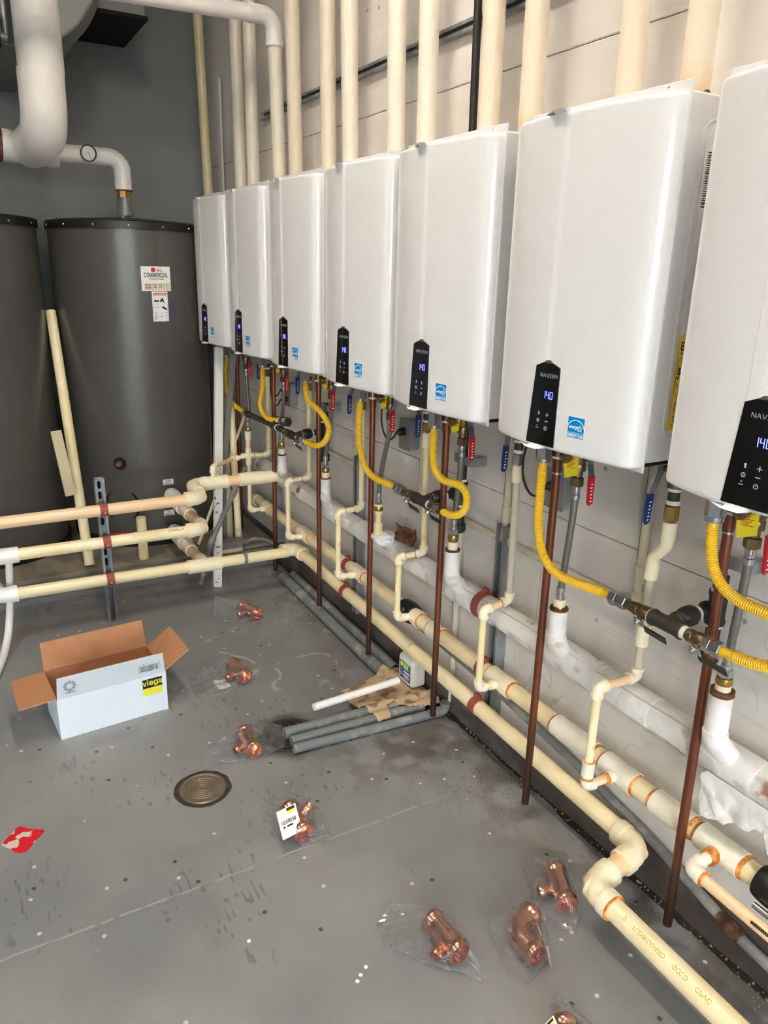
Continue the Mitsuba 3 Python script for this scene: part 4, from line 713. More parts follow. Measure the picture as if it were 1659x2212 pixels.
for hs in D['hot']:
    h = int(hs)
    if h == 1: continue
    q = [np.array(v) for v in D['hot'][hs]]; e = q[2]; x0, y0 = -0.035, e[1]
    zt = e[2] - 0.030
    zs = {7: 0.742, 6: 0.726, 5: 0.722, 4: 0.705, 3: 0.722, 2: 0.716}[h]
    jx = (WXM - 0.012, q[5][1] - 0.012, ZW(q[5][1]) + 0.014)
    kx = free(k + '__branch')
    if h == 4:
        scene[kx] = mikit.ply(cat(seg((x0, y0, zs + 0.03), (x0, y0, 0.62), 0.0111), sock((x0, y0, zs + 0.035), (x0, y0, zs - 0.005), 0.0165), sock((x0, y0, 0.665), (x0, y0, 0.612), 0.0165)), 'm_cpvc', smooth=35); labels[kx] = {'label': 'bare cream stub with torn insulation'}
        sv = rough(trimesh.creation.icosphere(3, 1.0), 0.28, 1.9, 3); v = np.array(sv.vertices) * [0.042, 0.050, 0.030] + [x0 + 0.022, y0 - 0.005, 0.600]; part(kx, 'torn_jacket', TM(v, sv.faces), 'm_insul', False)
        gx, gz = np.meshgrid(np.linspace(-0.085, 0.055, 26), np.linspace(0, 1, 16), indexing='ij')
        edge = 0.062 + 0.032 * (meshkit.fbm(np.stack([gx * 30, gx * 0, gx * 0], -1), 3) - 0.5)
        Pz = gz * edge; curl = 0.022 * np.sin(gz * 2.6) + 0.012 * (meshkit.noise(np.stack([gx * 45, gz * 3, gx * 0], -1)) - 0.5)
        v = np.stack([x0 + 0.050 + curl, y0 - 0.075 + gx, 0.606 + Pz], -1).reshape(-1, 3); nz = 16
        f = [(i * nz + j, (i + 1) * nz + j, (i + 1) * nz + j + 1) for i in range(25) for j in range(15)] + [(i * nz + j, (i + 1) * nz + j + 1, i * nz + j + 1) for i in range(25) for j in range(15)]
        v2 = v + [0.005, 0, 0]; F = np.array(f); part(kx, 'foam_flap', TM(np.vstack([v, v2]), np.vstack([F, F[:, ::-1] + len(v)])), 'm_foam', False, label='torn brown foam')
        continue
    r0 = 0.0245 if h in (5, 6, 7) else 0.021
    path = rounded([(x0, y0, zs), (x0, y0 - 0.002, 0.628), jx], 0.03, 6)
    scene[kx] = mikit.ply(rough(tube(path, r0, 24), 0.0010, 26), 'm_insul', smooth=50); labels[kx] = {'label': f'white wrapped stub under the {NTH[h]} heater’s hose'}
    part(kx, 'foam_edge', rough(hollow((x0, y0, zs - 0.002), (x0, y0, zs + (0.010 if h == 7 else 0.004)), r0 + 0.001, 0.012), 0.0012, 60), 'm_foam')
    part(kx, 'socket', sock((x0, y0, zs + 0.03), (x0, y0, zs - 0.01), 0.0165), 'm_fitting')
    part(kx, 'wrap', rough(tube(rounded([(x0, y0 - 0.001, 0.650), (x0, y0 - 0.002, 0.628), tuple(np.array(jx) * 0.55 + np.array([x0, y0, 0.628]) * 0.45)], 0.03, 6), r0 + 0.0022, 24), 0.0016, 30), 'm_insul', 50)
    part(kx, 'saddle_wrap', rough(tube([(WXM, jx[1] + d, ZW(jx[1])) for d in (0.07, 0.066, 0.0, -0.066, -0.07)], [0.0415, 0.0435, 0.044, 0.0435, 0.0415], 32), 0.0022, 22), 'm_insul', 50)
# torn jacket hanging near the right edge
gx, gz = np.meshgrid(np.linspace(0, 1, 40), np.linspace(0, 1, 18), indexing='ij')
yy = 0.90 - 0.24 * gx; ed = 0.30 + 0.75 * meshkit.fbm(np.stack([gx * 7, gx * 0 + 3, gx * 0], -1), 4)
ang = -2.3 - gz * 0.9; rr = 0.047 + 0.03 * gz * (0.4 + meshkit.noise(np.stack([gx * 11, gz * 3, gx * 0], -1)))
vx_ = WXM + rr * np.cos(PI + 0.55 + gz * 0.55); vz_ = 0.548 + rr * np.sin(PI + 0.55 + gz * 0.55) - gz * ed * 0.085
v = np.stack([vx_, yy + 0.02 * (meshkit.noise(np.stack([gx * 9, gz * 5, gx * 0], -1)) - 0.5), vz_], -1).reshape(-1, 3); nz = 18
f = [(i * nz + j, (i + 1) * nz + j, (i + 1) * nz + j + 1) for i in range(39) for j in range(17)] + [(i * nz + j, (i + 1) * nz + j + 1, i * nz + j + 1) for i in range(39) for j in range(17)]
F = np.array(f); part(k, 'torn_jacket', TM(np.vstack([v, v + [0.0015, 0, 0]]), np.vstack([F, F[:, ::-1] + len(v)])), 'm_insulclean', False, label='torn white jacket hanging down')
# rust-edged end of the main at the back
part(k, 'frayed_end', rough(tube([(WXM, 3.84, 0.552), (WXM, 3.90, 0.552)], [0.044, 0.036], 24), 0.006, 30), 'm_insul', 30)
part(k, 'foam_end', rough(tube([(WXM, 3.86, 0.552), (WXM, 3.93, 0.552)], [0.030, 0.026], 20), 0.004, 30), 'm_foam', 30)
part(k, 'feed_tee', cat(seg((WXM, 3.50, 0.575), (-0.09, 3.50, 0.575), 0.0315, 24)), 'm_fitting')

# ------------------------------------------------------------------ cream mains along the wall
def ZL(y): return float(np.interp(y, [1.07, 1.6, 2.6, 3.34], [0.150, 0.166, 0.193, 0.212]))
k = thing('cold_main', 'upper cream plastic water main along the wall with orange glue rings', 'water main')
R2 = 0.0262
part(k, 'pipe', cat([tube([(MX, y, ZU(y)) for y in np.arange(a, b, -0.1)] + [(MX, b, ZU(b))], R2, 28) for a, b in ((3.93, 2.298), (2.216, 0.746))]), 'm_cpvc')
tees = {1: 3.755, 2: 3.239, 3: 2.67, 4: 2.22, 5: 1.675, 6: 1.161}
glue = []
for h, y in tees.items():
    dz = 0.055
    y = y if h != 4 else 2.175
    yt = D['cold'][str(h)]['T'][1]
    tk = part(k, 'tee', cat(lathe([(0, R2), (0, 0.0325), (0.034, 0.0325), (0.040, 0.0305), (0.070, 0.0305), (0.076, 0.0325), (0.11, 0.0325), (0.11, R2)], (MX, yt + 0.055, ZU(yt)), (0, -1, 0), 28), lathe([(0.02, 0.0155), (0.050, 0.0155), (0.050, 0.0105)], (MX, yt, ZU(yt)), (-1, 0, 0.02), 18)), 'm_fittingwhite' if h >= 5 and h != 5 else 'm_fitting')
    glue += [(yt + 0.056, 0.5 if h < 4 else 1), (yt - 0.056, 0.5 if h < 4 else 1)]
def ring_z(y, zf, w=0.010, r=R2): return rough(lathe([(-w / 2, r - 0.001), (-w / 2, r + 0.0012), (-w / 4, r + 0.0040), (w / 4, r + 0.0040), (w / 2, r + 0.0014), (w / 2, r - 0.001)], (MX, y, zf(y)), (0, -1, 0), 28), 0.0016, 60)
for y, s in glue: part(k, 'glue_ring', ring_z(y, ZU, 0.006 * (2 if y < 1.9 and s == 1 else 1)), 'm_glue', 50)
def sleeve(y, l, zf, r=0.0322): return lathe([(0, R2), (0, r), (l, r), (l, R2)], (MX, y + l / 2, zf(y)), (0, -1, 0), 28)
for y, l in ((1.36, 0.105), (1.285, 0.06), (2.06, 0.07), (0.985, 0.11)):
    part(k, 'coupling', sleeve(y, l, ZU), 'm_fittingwhite')
    part(k, 'glue_ring', ring_z(y + l / 2 + 0.003, ZU, 0.014), 'm_glue', 50); part(k, 'glue_ring', ring_z(y - l / 2 - 0.003, ZU, 0.014), 'm_glue', 50)
# end tee with the small pink return line, near the right edge
yt = 0.845
part(k, 'tee', cat(lathe([(0, R2), (0, 0.0330), (0.115, 0.0330), (0.115, R2)], (MX, yt + 0.058, ZU(yt)), (0, -1, 0), 28), lathe([(0.02, 0.0175), (0.050, 0.0175), (0.050, 0.0105)], (MX, yt, ZU(yt)), (-1, 0, 0.0), 18)), 'm_fittingwhite')
for w in (0.060, -0.060): part(k, 'glue_ring', ring_z(yt + w, ZU, 0.016), 'm_glue', 50)
part(k, 'glue_ring', rough(sock((MX - 0.030, yt, ZU(yt)), (MX - 0.052, yt, ZU(yt)), 0.0195), 0.0025, 60), 'm_glue', 50)
part(k, 'far_end_cap', lathe([(0, 0), (0.002, 0.030), (0.05, 0.032), (0.05, R2)], (MX, 3.98, ZU(3.93)), (0, -1, 0), 24), 'm_fitting')
for y, h_ in ((2.257, 0), (0.705, 1)):
    kc = thing('pipe_coupling', ('black rubber clamp coupling on the upper cream main behind a riser', 'black bolted coupling on the upper cream main at the right edge')[h_], 'coupling')
    part(kc, 'body', lathe([(-0.040, R2), (-0.040, 0.037), (-0.030, 0.040), (-0.012, 0.042), (0.012, 0.042), (0.030, 0.040), (0.040, 0.037), (0.040, R2)], (MX, y, ZU(y)), (0, -1, 0), 28), 'm_rubber')
    part(kc, 'bolt', cat(cyl((MX - 0.046, y + 0.02, ZU(y) + (0.030 if not h_ else -0.030)), (0, -1, 0), 0.04, 0.007, 14), hexnut((MX - 0.046, y - 0.02, ZU(y) + (0.030 if not h_ else -0.030)), (0, -1, 0), 0.012, 0.010)), 'm_steel' if h_ else 'm_iron', 25)
if True:
    kc = thing('main_beyond_coupling', 'white pipe leaving the black bolted coupling at the right edge', 'pipe')
    part(kc, 'pipe', seg((MX, 0.664, ZU(0.7)), (MX, 0.25, ZU(0.3)), 0.027, 24), 'm_fittingwhite')
k = thing('return_line', 'thin pink-cream pipe with elbow at the right edge below the upper main', 'pipe')
E0, E1 = np.array([MX - 0.045, yt, ZU(yt)]), np.array([MX - 0.110, yt, ZU(yt) - 0.002])
part(k, 'stub', seg(E0, E1, 0.0135), 'm_fittingwhite'); part(k, 'elbow', elbow(E0, E1, E1 + [0.0, -1, -0.03], 0.0175, 0.036), 'm_fittingwhite')
part(k, 'pipe', seg(E1, E1 + np.array([0.0, -0.55, -0.02]), 0.0138), 'm_cpvcpink')
part(k, 'glue_ring', rough(sock(E1 + [0, -0.036, 0], E1 + [0, -0.041, 0], 0.0185), 0.0010, 60), 'm_glue', 50)
part(k, 'coupling', sock(E1 + [0, -0.235, -0.009], E1 + [0, -0.30, -0.011], 0.0185), 'm_fitting')
part(k, 'print', cat([bx(E1 + [-0.0143, -0.165 - 0.0045 * j, 0.001], E1 + [-0.0138, -0.1675 - 0.0045 * j, 0.0055], 0.0001) for j in range(9)]), 'm_print', False)

k = thing('lower_main', 'lower cream plastic main along the wall that jogs out over the floor', 'water main')
part(k, 'pipe', tube([(MX, y, ZL(y)) for y in np.linspace(3.30, 1.11, 24)], R2 + 0.001, 28), 'm_cpvc')
J1, J2, J3 = np.array([MX, 1.066, 0.147]), np.array([-0.155, 1.046, 0.128]), np.array([-0.155, 0.20, 0.112])
big = lambda a, c, b: elbow(a, c, b, 0.0335, 0.075)
part(k, 'jog_elbow', big((MX, 2, 0.165), J1, J2), 'm_fitting'); part(k, 'jog_pipe', seg(J1, J2, R2 + 0.001, 28), 'm_cpvcpink'); part(k, 'jog_elbow', big(J1, J2, J3), 'm_fitting')
part(k, 'front_pipe', seg(J2, J3, R2 + 0.0015, 28), 'm_cpvc')
part(k, 'glue_ring', rough(sock(J2 + [0, -0.075, -0.0014], J2 + [0, -0.079, -0.0015], 0.0345), 0.0008, 60), 'm_glue', 50)
ax_ = unit(J3 - J2); nt = unit([-0.35, 0, 1.0]); nt = unit(nt - ax_ * np.dot(nt, ax_)); sdx = np.cross(nt, ax_)
def on_pipe(m, c0, axd, r, th):
    """Lettering wrapped onto a pipe: x along the axis, y around it."""
    v = np.array(m.vertices); a, b, d = basis(axd); out = []
    for x, y, z in v: t = th + y / r; out.append(c0 + d * x + (a * math.cos(t) + b * math.sin(t)) * (r + z * 0.5 - 0.0001))
    return TM(out, m.faces)
lt = []
xx = 0.12
for s in ('2', 'FLOWGUARD', 'GOLD', 'CPVC'):
    m = meshkit.text_mesh(s, 0.0105, 0.0005); w = m.bounds[1][0]; m.apply_translation([xx, 0, 0]); lt.append(m); xx += w + 0.022
a_, b_, d_ = basis(ax_); th0 = math.atan2(np.dot(nt, b_), np.dot(nt, a_))
lt = on_pipe(cat(lt), J2, ax_, R2 + 0.0016, th0 + 0.1); part(k, 'pipe_print', lt, 'm_printolive', False, label='yellow lettering')
# back run of the lower main
BY = 3.338
BX = np.array([MX, BY + 0.03, 0.214])
part(k, 'corner_elbow', elbow((MX, 2.6, 0.19), BX, (-0.6, BY, 0.222), 0.034, 0.085), 'm_fitting')
part(k, 'back_pipe', seg((-0.03, BY + 0.005, 0.214), (-1.29, BY, 0.234), R2, 28), 'm_cpvc')
part(k, 'back_tee', cat(sock((-0.375, BY, 0.2195), (-0.535, BY, 0.2225), 0.0335, 28)), 'm_fitting')
part(k, 'tank_branch', seg((-0.455, BY, 0.221), (-0.455, 3.90, 0.215), 0.0262, 24), 'm_cpvcpink')
part(k, 'branch_socket', cat(sock((-0.455, BY, 0.221), (-0.455, BY + 0.085, 0.22), 0.033, 24), sock((-0.455, 3.56, 0.217), (-0.455, 3.66, 0.216), 0.033, 24)), 'm_fitting')
part(k, 'branch_union', rough(sock((-0.455, 3.68, 0.216), (-0.455, 3.90, 0.215), 0.040, 24), 0.003, 25), 'm_insul', 50, label='tape wrapped joint at the tank')
part(k, 'support_strap', hollow((-0.245, BY, 0.2185), (-0.262, BY, 0.219), R2 + 0.0022, R2, 28), 'm_galv')
part(k, 'left_elbow', elbow((-0.5, BY, 0.234), (-1.352, BY, 0.235), (-1.352, BY + 0.4, 0.235), 0.0345, 0.085), 'm_white_pvc')
part(k, 'left_branch', seg((-1.352, BY, 0.235), (-1.352, 3.98, 0.23), 0.0262, 24), 'm_cpvc')
k = thing('middle_back_pipe', 'middle cream pipe of the three crossing in front of the tanks', 'water pipe')
part(k, 'pipe', seg((-0.47, BY, 0.405), (-1.25, BY, 0.409), R2, 28), 'm_cpvc')
part(k, 'elbow', elbow((-1.2, BY, 0.406), (-0.452, BY, 0.405), (-0.452, 4.0, 0.41), 0.0335, 0.078), 'm_fitting')
part(k, 'tank_branch', seg((-0.452, BY, 0.405), (-0.452, 3.92, 0.415), 0.0262, 24), 'm_cpvcpink')
part(k, 'socket', sock((-0.452, 3.56, 0.409), (-0.452, 3.66, 0.41), 0.033, 24), 'm_fitting')
part(k, 'wrapped_joint', rough(sock((-0.452, 3.68, 0.411), (-0.452, 3.92, 0.415), 0.040, 24), 0.003, 25), 'm_insul', 50, label='tape wrapped joint at the tank')
part(k, 'left_tee', cat(sock((-1.245, BY, 0.409), (-1.49, BY, 0.411), 0.0345, 28), seg((-1.37, BY, 0.41), (-1.37, BY + 0.6, 0.41), 0.03, 24)), 'm_white_pvc')
part(k, 'print', on_pipe((lambda m: (m.apply_scale([1.25, 1, 1]), m)[1])(meshkit.text_mesh('Superflo', 0.0105, 0.0005)), np.array([-0.62, BY, 0.4055]), (1, 0, 0), R2 + 0.0002, (lambda a, b: math.atan2(np.dot([0, -0.6, 0.8], b), np.dot([0, -0.6, 0.8], a)))(*basis((1, 0, 0))[:2])), 'm_print', False)
k = thing('upper_back_pipe', 'pink-cream top pipe crossing in front of the tanks, stepping back to the white main', 'water pipe')
part(k, 'pipe', seg((-0.47, BY, 0.557), (-1.75, BY, 0.557), R2, 28), 'm_cpvcpink')
part(k, 'elbow', elbow((-1.2, BY, 0.557), (-0.452, BY, 0.558), (-0.452, 3.5, 0.575), 0.0335, 0.078), 'm_fitting')
part(k, 'step_pipe', seg((-0.452, BY, 0.558), (-0.452, 3.50, 0.577), R2, 28), 'm_cpvcpink')
part(k, 'step_elbow', elbow((-0.452, BY, 0.558), (-0.452, 3.50, 0.577), (0, 3.5, 0.577), 0.0335, 0.075), 'm_fitting')
part(k, 'cross_pipe', seg((-0.452, 3.50, 0.577), (-0.06, 3.50, 0.576), R2, 28), 'm_cpvcpink')
part(k, 'reducer', cat(sock((-0.275, 3.50, 0.577), (-0.385, 3.50, 0.577), 0.0335, 28), sock((-0.09, 3.50, 0.576), (-0.215, 3.50, 0.577), 0.0335, 28)), 'm_fitting')

# ------------------------------------------------------------------ struts and red clamps
def clamp(name, lab, c, axd, r, out, grp):
    k = thing('pipe_clamp', lab, 'pipe clamp', grp); a, b, d = basis(axd); out = unit(out)
    part(k, 'strap', hollow(np.asarray(c) - d * 0.016, np.asarray(c) + d * 0.016, r + 0.0034, r + 0.0002, 28), 'm_clampred')
    s = np.cross(d, out); o = np.asarray(c) - out * (r + 0.006)
    part(k, 'ear', cat(hull([np.asarray(c) - s * (r + 0.002 + t) + d * w - out * (0.004 + e) for t in (0, 0.016) for w in (-0.015, 0.015) for e in (0, 0.004)]), hull([np.asarray(c) - s * (r + 0.002 + t) + d * w - out * (-0.006 + e) for t in (0, 0.016) for w in (-0.015, 0.015) for e in (0, 0.004)])), 'm_clampred', 30)
    part(k, 'screw', cyl(np.asarray(c) - s * (r + 0.011) - out * 0.012, out, 0.024, 0.0035, 10), 'm_steel')
    return k
for y, z0, z1, lab in ((1.772, 0.12, 0.828, 'galvanised steel channel upright on the wall below the second heater'), (2.772, 0.10, 0.829, 'galvanised steel channel upright on the wall below the fourth and fifth heaters'), (3.72, 0.13, 0.62, 'galvanised steel channel upright on the wall below the farthest heaters')):
    single('strut_post', strut((WX - 0.0017, y, z0), (WX - 0.0017, y, z1), (0, 1, 0), (-1, 0, 0)), 'm_galv', lab, 'steel channel', 'wall channels', smooth=False)
for y, zf, lab, r, xx_ in ((1.795, ZL, 'rust red clamp on the lower main, under the second heater', R2 + 0.001, MX), (1.775, ZU, 'rust red clamp on the upper cream main, under the second heater', R2, MX), (1.790, ZW, 'rust red clamp around the white insulated main', 0.0428, WXM),
                    (2.800, ZL, 'rust red clamp on the lower main, under the fourth and fifth heaters', R2 + 0.001, MX), (2.780, ZU, 'rust red clamp on the upper cream main, under the fourth and fifth heaters', R2, MX)):
    clamp('c', lab, (xx_, y, zf(y)), (0, -1, 0), r, (-1, 0, 0), 'red clamps on the wall mains')
k = thing('floor_strut', 'slotted steel channel standing on the floor holding the three back pipes', 'steel channel')
sp = strut((-0.887, 3.405, 0.0), (-0.890, 3.405, 0.690), (1, 0, 0), (0, -1, 0), 0.041, 0.036)
part(k, 'channel', sp, 'm_galv', False)
def slot(z): return Point(0, 0).buffer(0.0075).union(Point(0, 0.02).buffer(0.0075)).union(sbox(-0.0075, 0, 0.0075, 0.02))
part(k, 'slot', cat([extr(slot(z), 0.0006, frame((-0.889, 3.4021, z), (1, 0, 0), (0, 0, 1), (0, -1, 0))) for z in (0.645, 0.598, 0.475, 0.33, 0.28)]), 'm_darkpit', False)
for z, lab in ((0.557, 'top of the three red clamps on the floor-standing channel'), (0.407, 'middle one of the three red clamps on the floor-standing channel'), (0.229, 'lowest of the three red clamps on the floor-standing channel')):
    kc = thing('pipe_clamp', lab, 'pipe clamp', 'red clamps on the floor strut'); c = np.array([-0.889, BY, z])
    part(kc, 'strap', hollow(c - [0.0165, 0, 0], c + [0.0165, 0, 0], R2 + 0.0034, R2 + 0.0003, 28), 'm_clampred')
    part(kc, 'ear', cat(bx(c + [-0.0165, -R2 - 0.019, -0.0075], c + [0.0165, -R2 + 0.004, -0.0035]), bx(c + [-0.0165, -R2 - 0.019, -0.0165], c + [0.0165, -R2 + 0.004, -0.0125])), 'm_clampred', False)
    part(kc, 'screw', cat(cyl(c + [0, -R2 - 0.011, -0.022], (0, 0, 1), 0.024, 0.0035, 10), lathe([(0, 0), (0, 0.006), (0.003, 0.004), (0.004, 0)], c + [0, -R2 - 0.011, -0.0035], (0, 0, 1), 12)), 'm_steel')

# ------------------------------------------------------------------ condensate line on the wall
CXW, CZ = 0.0885, 0.777
def stripe(a, b, off=(-0.0030, 0.0, -0.0102)): return seg(np.asarray(a) + off, np.asarray(b) + off, 0.0016, 6)
k = thing('condensate_line', 'thin grey-cream condensate pipe with teal print along the wall behind the hoses', 'pipe')
part(k, 'pipe', seg((CXW, 3.15, CZ), (CXW, 0.55, CZ - 0.01), 0.0107), 'm_condensate')
part(k, 'teal_print', cat(*[stripe((CXW, a, CZ), (CXW, b, CZ)) for a, b in ((2.06, 1.90), (1.70, 1.55), (2.9, 2.7), (1.45, 1.38))]), 'm_teal')
for y, z1 in ((3.22 - 0.4, 1.17), (2.285, 1.2), (1.782, 1.2), (1.232, 1.2)):
    part(k, 'riser', seg((CXW, y, CZ), (CXW, y, z1), 0.0107), 'm_condensate')
    part(k, 'riser_print', seg((CXW - 0.006, y + 0.0088, 0.90), (CXW - 0.006, y + 0.0088, z1 - 0.01), 0.0016, 6), 'm_teal')
    part(k, 'coupling', sock((CXW, y, 0.885), (CXW, y, 0.835), 0.0142), 'm_condensate')
    part(k, 'tee', cat(sock((CXW, y + 0.035, CZ), (CXW, y - 0.035, CZ), 0.0142), sock((CXW, y, CZ), (CXW, y, CZ + 0.035), 0.0142)), 'm_condensate')
k = thing('condensate_drop', 'thin condensate pipe dropping down the wall into the grey floor pipe', 'pipe')
part(k, 'pipe', seg((CXW - 0.003, 2.020, 0.75), (CXW - 0.003, 2.020, 0.05), 0.0105), 'm_condensate')
part(k, 'print', seg((CXW - 0.0095, 2.0285, 0.5), (CXW - 0.0095, 2.0285, 0.36), 0.0016, 6), 'm_teal')
k = thing('sloping_conduit', 'grey pipe sloping along the foot of the wall behind the mains', 'pipe')
SL = [(0.086, 3.1, 0.302), (0.086, 2.92, 0.290), (0.086, 1.754, 0.238), (0.086, 1.371, 0.198), (0.085, 1.06, 0.150), (0.066, 0.80, 0.108), (0.064, 0.769, 0.104), (0.064, 0.4, 0.060)]
part(k, 'pipe', tube(rounded(SL, 0.2, 5), 0.0135, 18), 'm_graypvc')
part(k, 'end_elbow', elbow((0.086, 2.8, 0.286), (0.086, 2.62, 0.278), (0.086, 2.5, 0.272), 0.0155, 0.03), 'm_graypvc2')
part(k, 'dirty_joint', rough(sock((0.069, 0.84, 0.115), (0.0645, 0.775, 0.105), 0.0160), 0.002, 60), 'm_foam', 50)

# ------------------------------------------------------------------ power outlets and cords
for y, z, lab, hh in ((3.02, 0.985, 'grey outlet box with two black plugs below the sixth heater', 2), (2.345, 1.005, 'grey outlet box behind the fourth heater’s red lever', 1), (1.40, 1.01, 'grey outlet box with black plug below the second heater', 1)):
    y_ = {3.02: 3.52, 2.345: 2.37, 1.40: 1.54}[y]
    k = thing('outlet_box', lab, 'outlet box', 'outlet boxes on the wall')
    part(k, 'box', bx((WX - 0.045, y_ - 0.035, z - 0.055), (WX - 0.002, y_ + 0.035, z + 0.055), 0.003), 'm_galv', False)
    part(k, 'cover', bx((WX - 0.048, y_ - 0.039, z - 0.059), (WX - 0.0455, y_ + 0.039, z + 0.059), 0.001), 'm_graypvc2', False)
    for dz in ((0.024, -0.024) if hh == 2 else (0.012,)):
        p_ = part(k, 'plug', lathe([(0, 0), (0, 0.015), (0.022, 0.013), (0.030, 0.006), (0.036, 0.005)], (WX - 0.0485, y_, z + dz), (-1, 0, -0.1), 16), 'm_rubber')
        c0 = np.array([WX - 0.083, y_, z + dz - 0.003])
        path, _ = spline([c0, c0 + [-0.015, 0.035, -0.03], c0 + [-0.02, 0.075, 0.02], c0 + [-0.015, 0.06, 0.14], c0 + [0.0, 0.03, 0.20]], 30)
        part(p_, 'cord', tube(path, 0.0034, 8), 'm_rubber', True)

# ------------------------------------------------------------------ storage tanks
def tank(cx, cy, lab, full):
    k = thing('storage_tank', lab, 'storage tank'); R = 0.39; zb, zt = PZ + 0.001, 1.80
    part(k, 'shell', lathe([(0.035, 0), (0.035, R - 0.004), (0.04, R), (zt - zb - 0.045, R), (zt - zb - 0.045, 0)], (cx, cy, zb), (0, 0, 1), 120), 'm_tank', 30)
    part(k, 'base_ring', lathe([(0, 0), (0, R + 0.006), (0.045, R + 0.006), (0.05, R + 0.0005)], (cx, cy, zb), (0, 0, 1), 96), 'm_blackplastic', 30)
    part(k, 'top_rim', lathe([(0, R + 0.0005), (0.0, R + 0.010), (0.036, R + 0.008), (0.040, R + 0.003), (0.046, R - 0.03), (0.075, 0.0)], (cx, cy, zt - 0.05), (0, 0, 1), 120), 'm_blackplastic', 30)
    part(k, 'rim_screw', cat([lathe([(0, 0), (0, 0.006), (0.003, 0.004), (0.004, 0)], (cx + (R + 0.009) * math.cos(t), cy + (R + 0.009) * math.sin(t), zt - 0.034), (math.cos(t), math.sin(t), 0), 10) for t in np.arange(-3.0, 0.01, 0.42)]), 'm_steel')
    def ang(x): return -math.acos(max(-1, min(1, (x - cx) / R)))
    def M(x, z, off):
        t = ang(x); n = np.array([math.cos(t), math.sin(t), 0]); return frame((cx + (R + off) * n[0], cy + (R + off) * n[1], z), (-n[1], n[0], 0), (0, 0, 1), n), n
    if full:
        hm, n = M(-0.690, 0.350, 0.0006)
        part(k, 'access_hole', lathe([(0.0, 0), (0, 0.082), (0.003, 0.087), (0.004, 0.092), (0.0005, 0.095)], hm[:3, 3] - n * 0.008, n, 40), 'm_blackmatt')
        hm, n = M(-0.683, 0.585, 0.0)
        part(k, 'plug_hole', lathe([(0.0, 0), (0, 0.026), (0.004, 0.032), (0.002, 0.034)], hm[:3, 3], n, 24), 'm_blackmatt')
        part(k, 'rusty_plug', cat(lathe([(0, 0.014), (0.014, 0.016), (0.02, 0.012), (0.03, 0.011), (0.03, 0)], hm[:3, 3] + n * 0.001, n, 8)), 'm_rust', 30)
        for x_, z_, s1, s2 in ((-0.450, 0.470, 'FROM', 'BOILER'), (-0.456, 0.297, 'TO', 'BOILER')):
            Q_, n = M(x_, z_, 0.0012)
            g = part(k, 'port_label', extr(sbox(-0.030, -0.016, 0.030, 0.016), 0.0008, Q_), 'm_paper', False, f'small white label reading {s1} {s2}')
            Q2 = Q_.copy(); Q2[:3, 3] += n * 0.0009
            def sh(dx, dy): W = Q2.copy(); W[:3, 3] = Q2[:3, 3] + Q2[:3, 0] * dx + Q2[:3, 1] * dy; return W
            part(g, 'print', cat(words(s1, 0.008, sh(0, 0.002), 0.0003, True, True), words(s2, 0.008, sh(0, -0.011), 0.0003, True, True), extr(sbox(-0.029, -0.015, 0.029, 0.015).difference(sbox(-0.0275, -0.0135, 0.0275, 0.0135)), 0.0003, sh(0, 0))), 'm_print', False)
        def wrap(meshes, x_, z_, off):
            m = cat(meshes); v = np.array(m.vertices); t0 = ang(x_); out = [(cx + (R + off + c) * math.cos(t0 + a / R), cy + (R + off + c) * math.sin(t0 + a / R), z_ + b) for a, b, c in v]; return TM(out, m.faces)
        def grid(w, h, n=10): return cat([flat(sbox(-w / 2 + w * i / n, -h / 2, -w / 2 + w * (i + 1) / n, h / 2), 0.0006) for i in range(n)])
        def tx(s, h, y, w=None, bold=True, dx=0.0):
            m = meshkit.text_mesh(s, h, 0.0004, bold); c = (m.bounds[0][0] + m.bounds[1][0]) / 2; m.apply_translation([-c, 0, 0])
            if w: m.apply_scale([w / (m.bounds[1][0] - m.bounds[0][0]), 1, 1])
            m.apply_translation([dx, y, 0]); return m
        x1, z1 = -0.440, 1.521
        lb = part(k, 'rating_label', wrap([grid(0.150, 0.118)], x1, z1, 0.0004), 'm_paper', 30, 'white label reading COMMERCIAL STORAGE TANK')
        part(lb, 'print', wrap([tx('COMMERCIAL', 0.0200, 0.008, 0.122), tx('STORAGE TANK', 0.0072, -0.005, 0.074), tx('RUUD', 0.0075, 0.0385, 0.022, True, 0.017)] + [flat(rect(0.030 + 0.012 * (q % 2), 0.0018, -0.060 + 0.045 * (q % 2), -0.028 - 0.0052 * (q // 2)), 0.0004) for q in range(9)], x1, z1, 0.0011), 'm_print', False)
        part(lb, 'tan_panel', wrap([flat(sbox(-0.066 + 0.0125 * i, -0.055, -0.066 + 0.0125 * (i + 1), -0.021), 0.0004) for i in range(11)], x1, z1, 0.0006), 'm_papertan', 30)
        part(lb, 'red_mark', wrap([flat(Point(-0.014, 0.0425).buffer(0.0115), 0.0004), flat(sbox(0.004, 0.035, 0.034, 0.0372), 0.0004), flat(sbox(0.006, 0.0485, 0.03, 0.0505), 0.0004)], x1, z1, 0.0009), 'm_red_print', False)
        x2, z2 = -0.428, 1.387
        db = part(k, 'danger_label', wrap([grid(0.082, 0.146)], x2, z2, 0.0004), 'm_paper', 30, 'white label headed DANGER in a red bar')
        part(db, 'red_bar', wrap([flat(sbox(-0.034 + 0.0068 * i, 0.054, -0.034 + 0.0068 * (i + 1), 0.066), 0.0004) for i in range(10)], x2, z2, 0.0009), 'm_red_print', False)
        part(db, 'bar_text', wrap([tx('DANGER', 0.0072, 0.0565, 0.046, True, 0.006), flat([(-0.031, 0.0562), (-0.022, 0.0562), (-0.0265, 0.0642)], 0.0004)], x2, z2, 0.0013), 'm_paper', False)
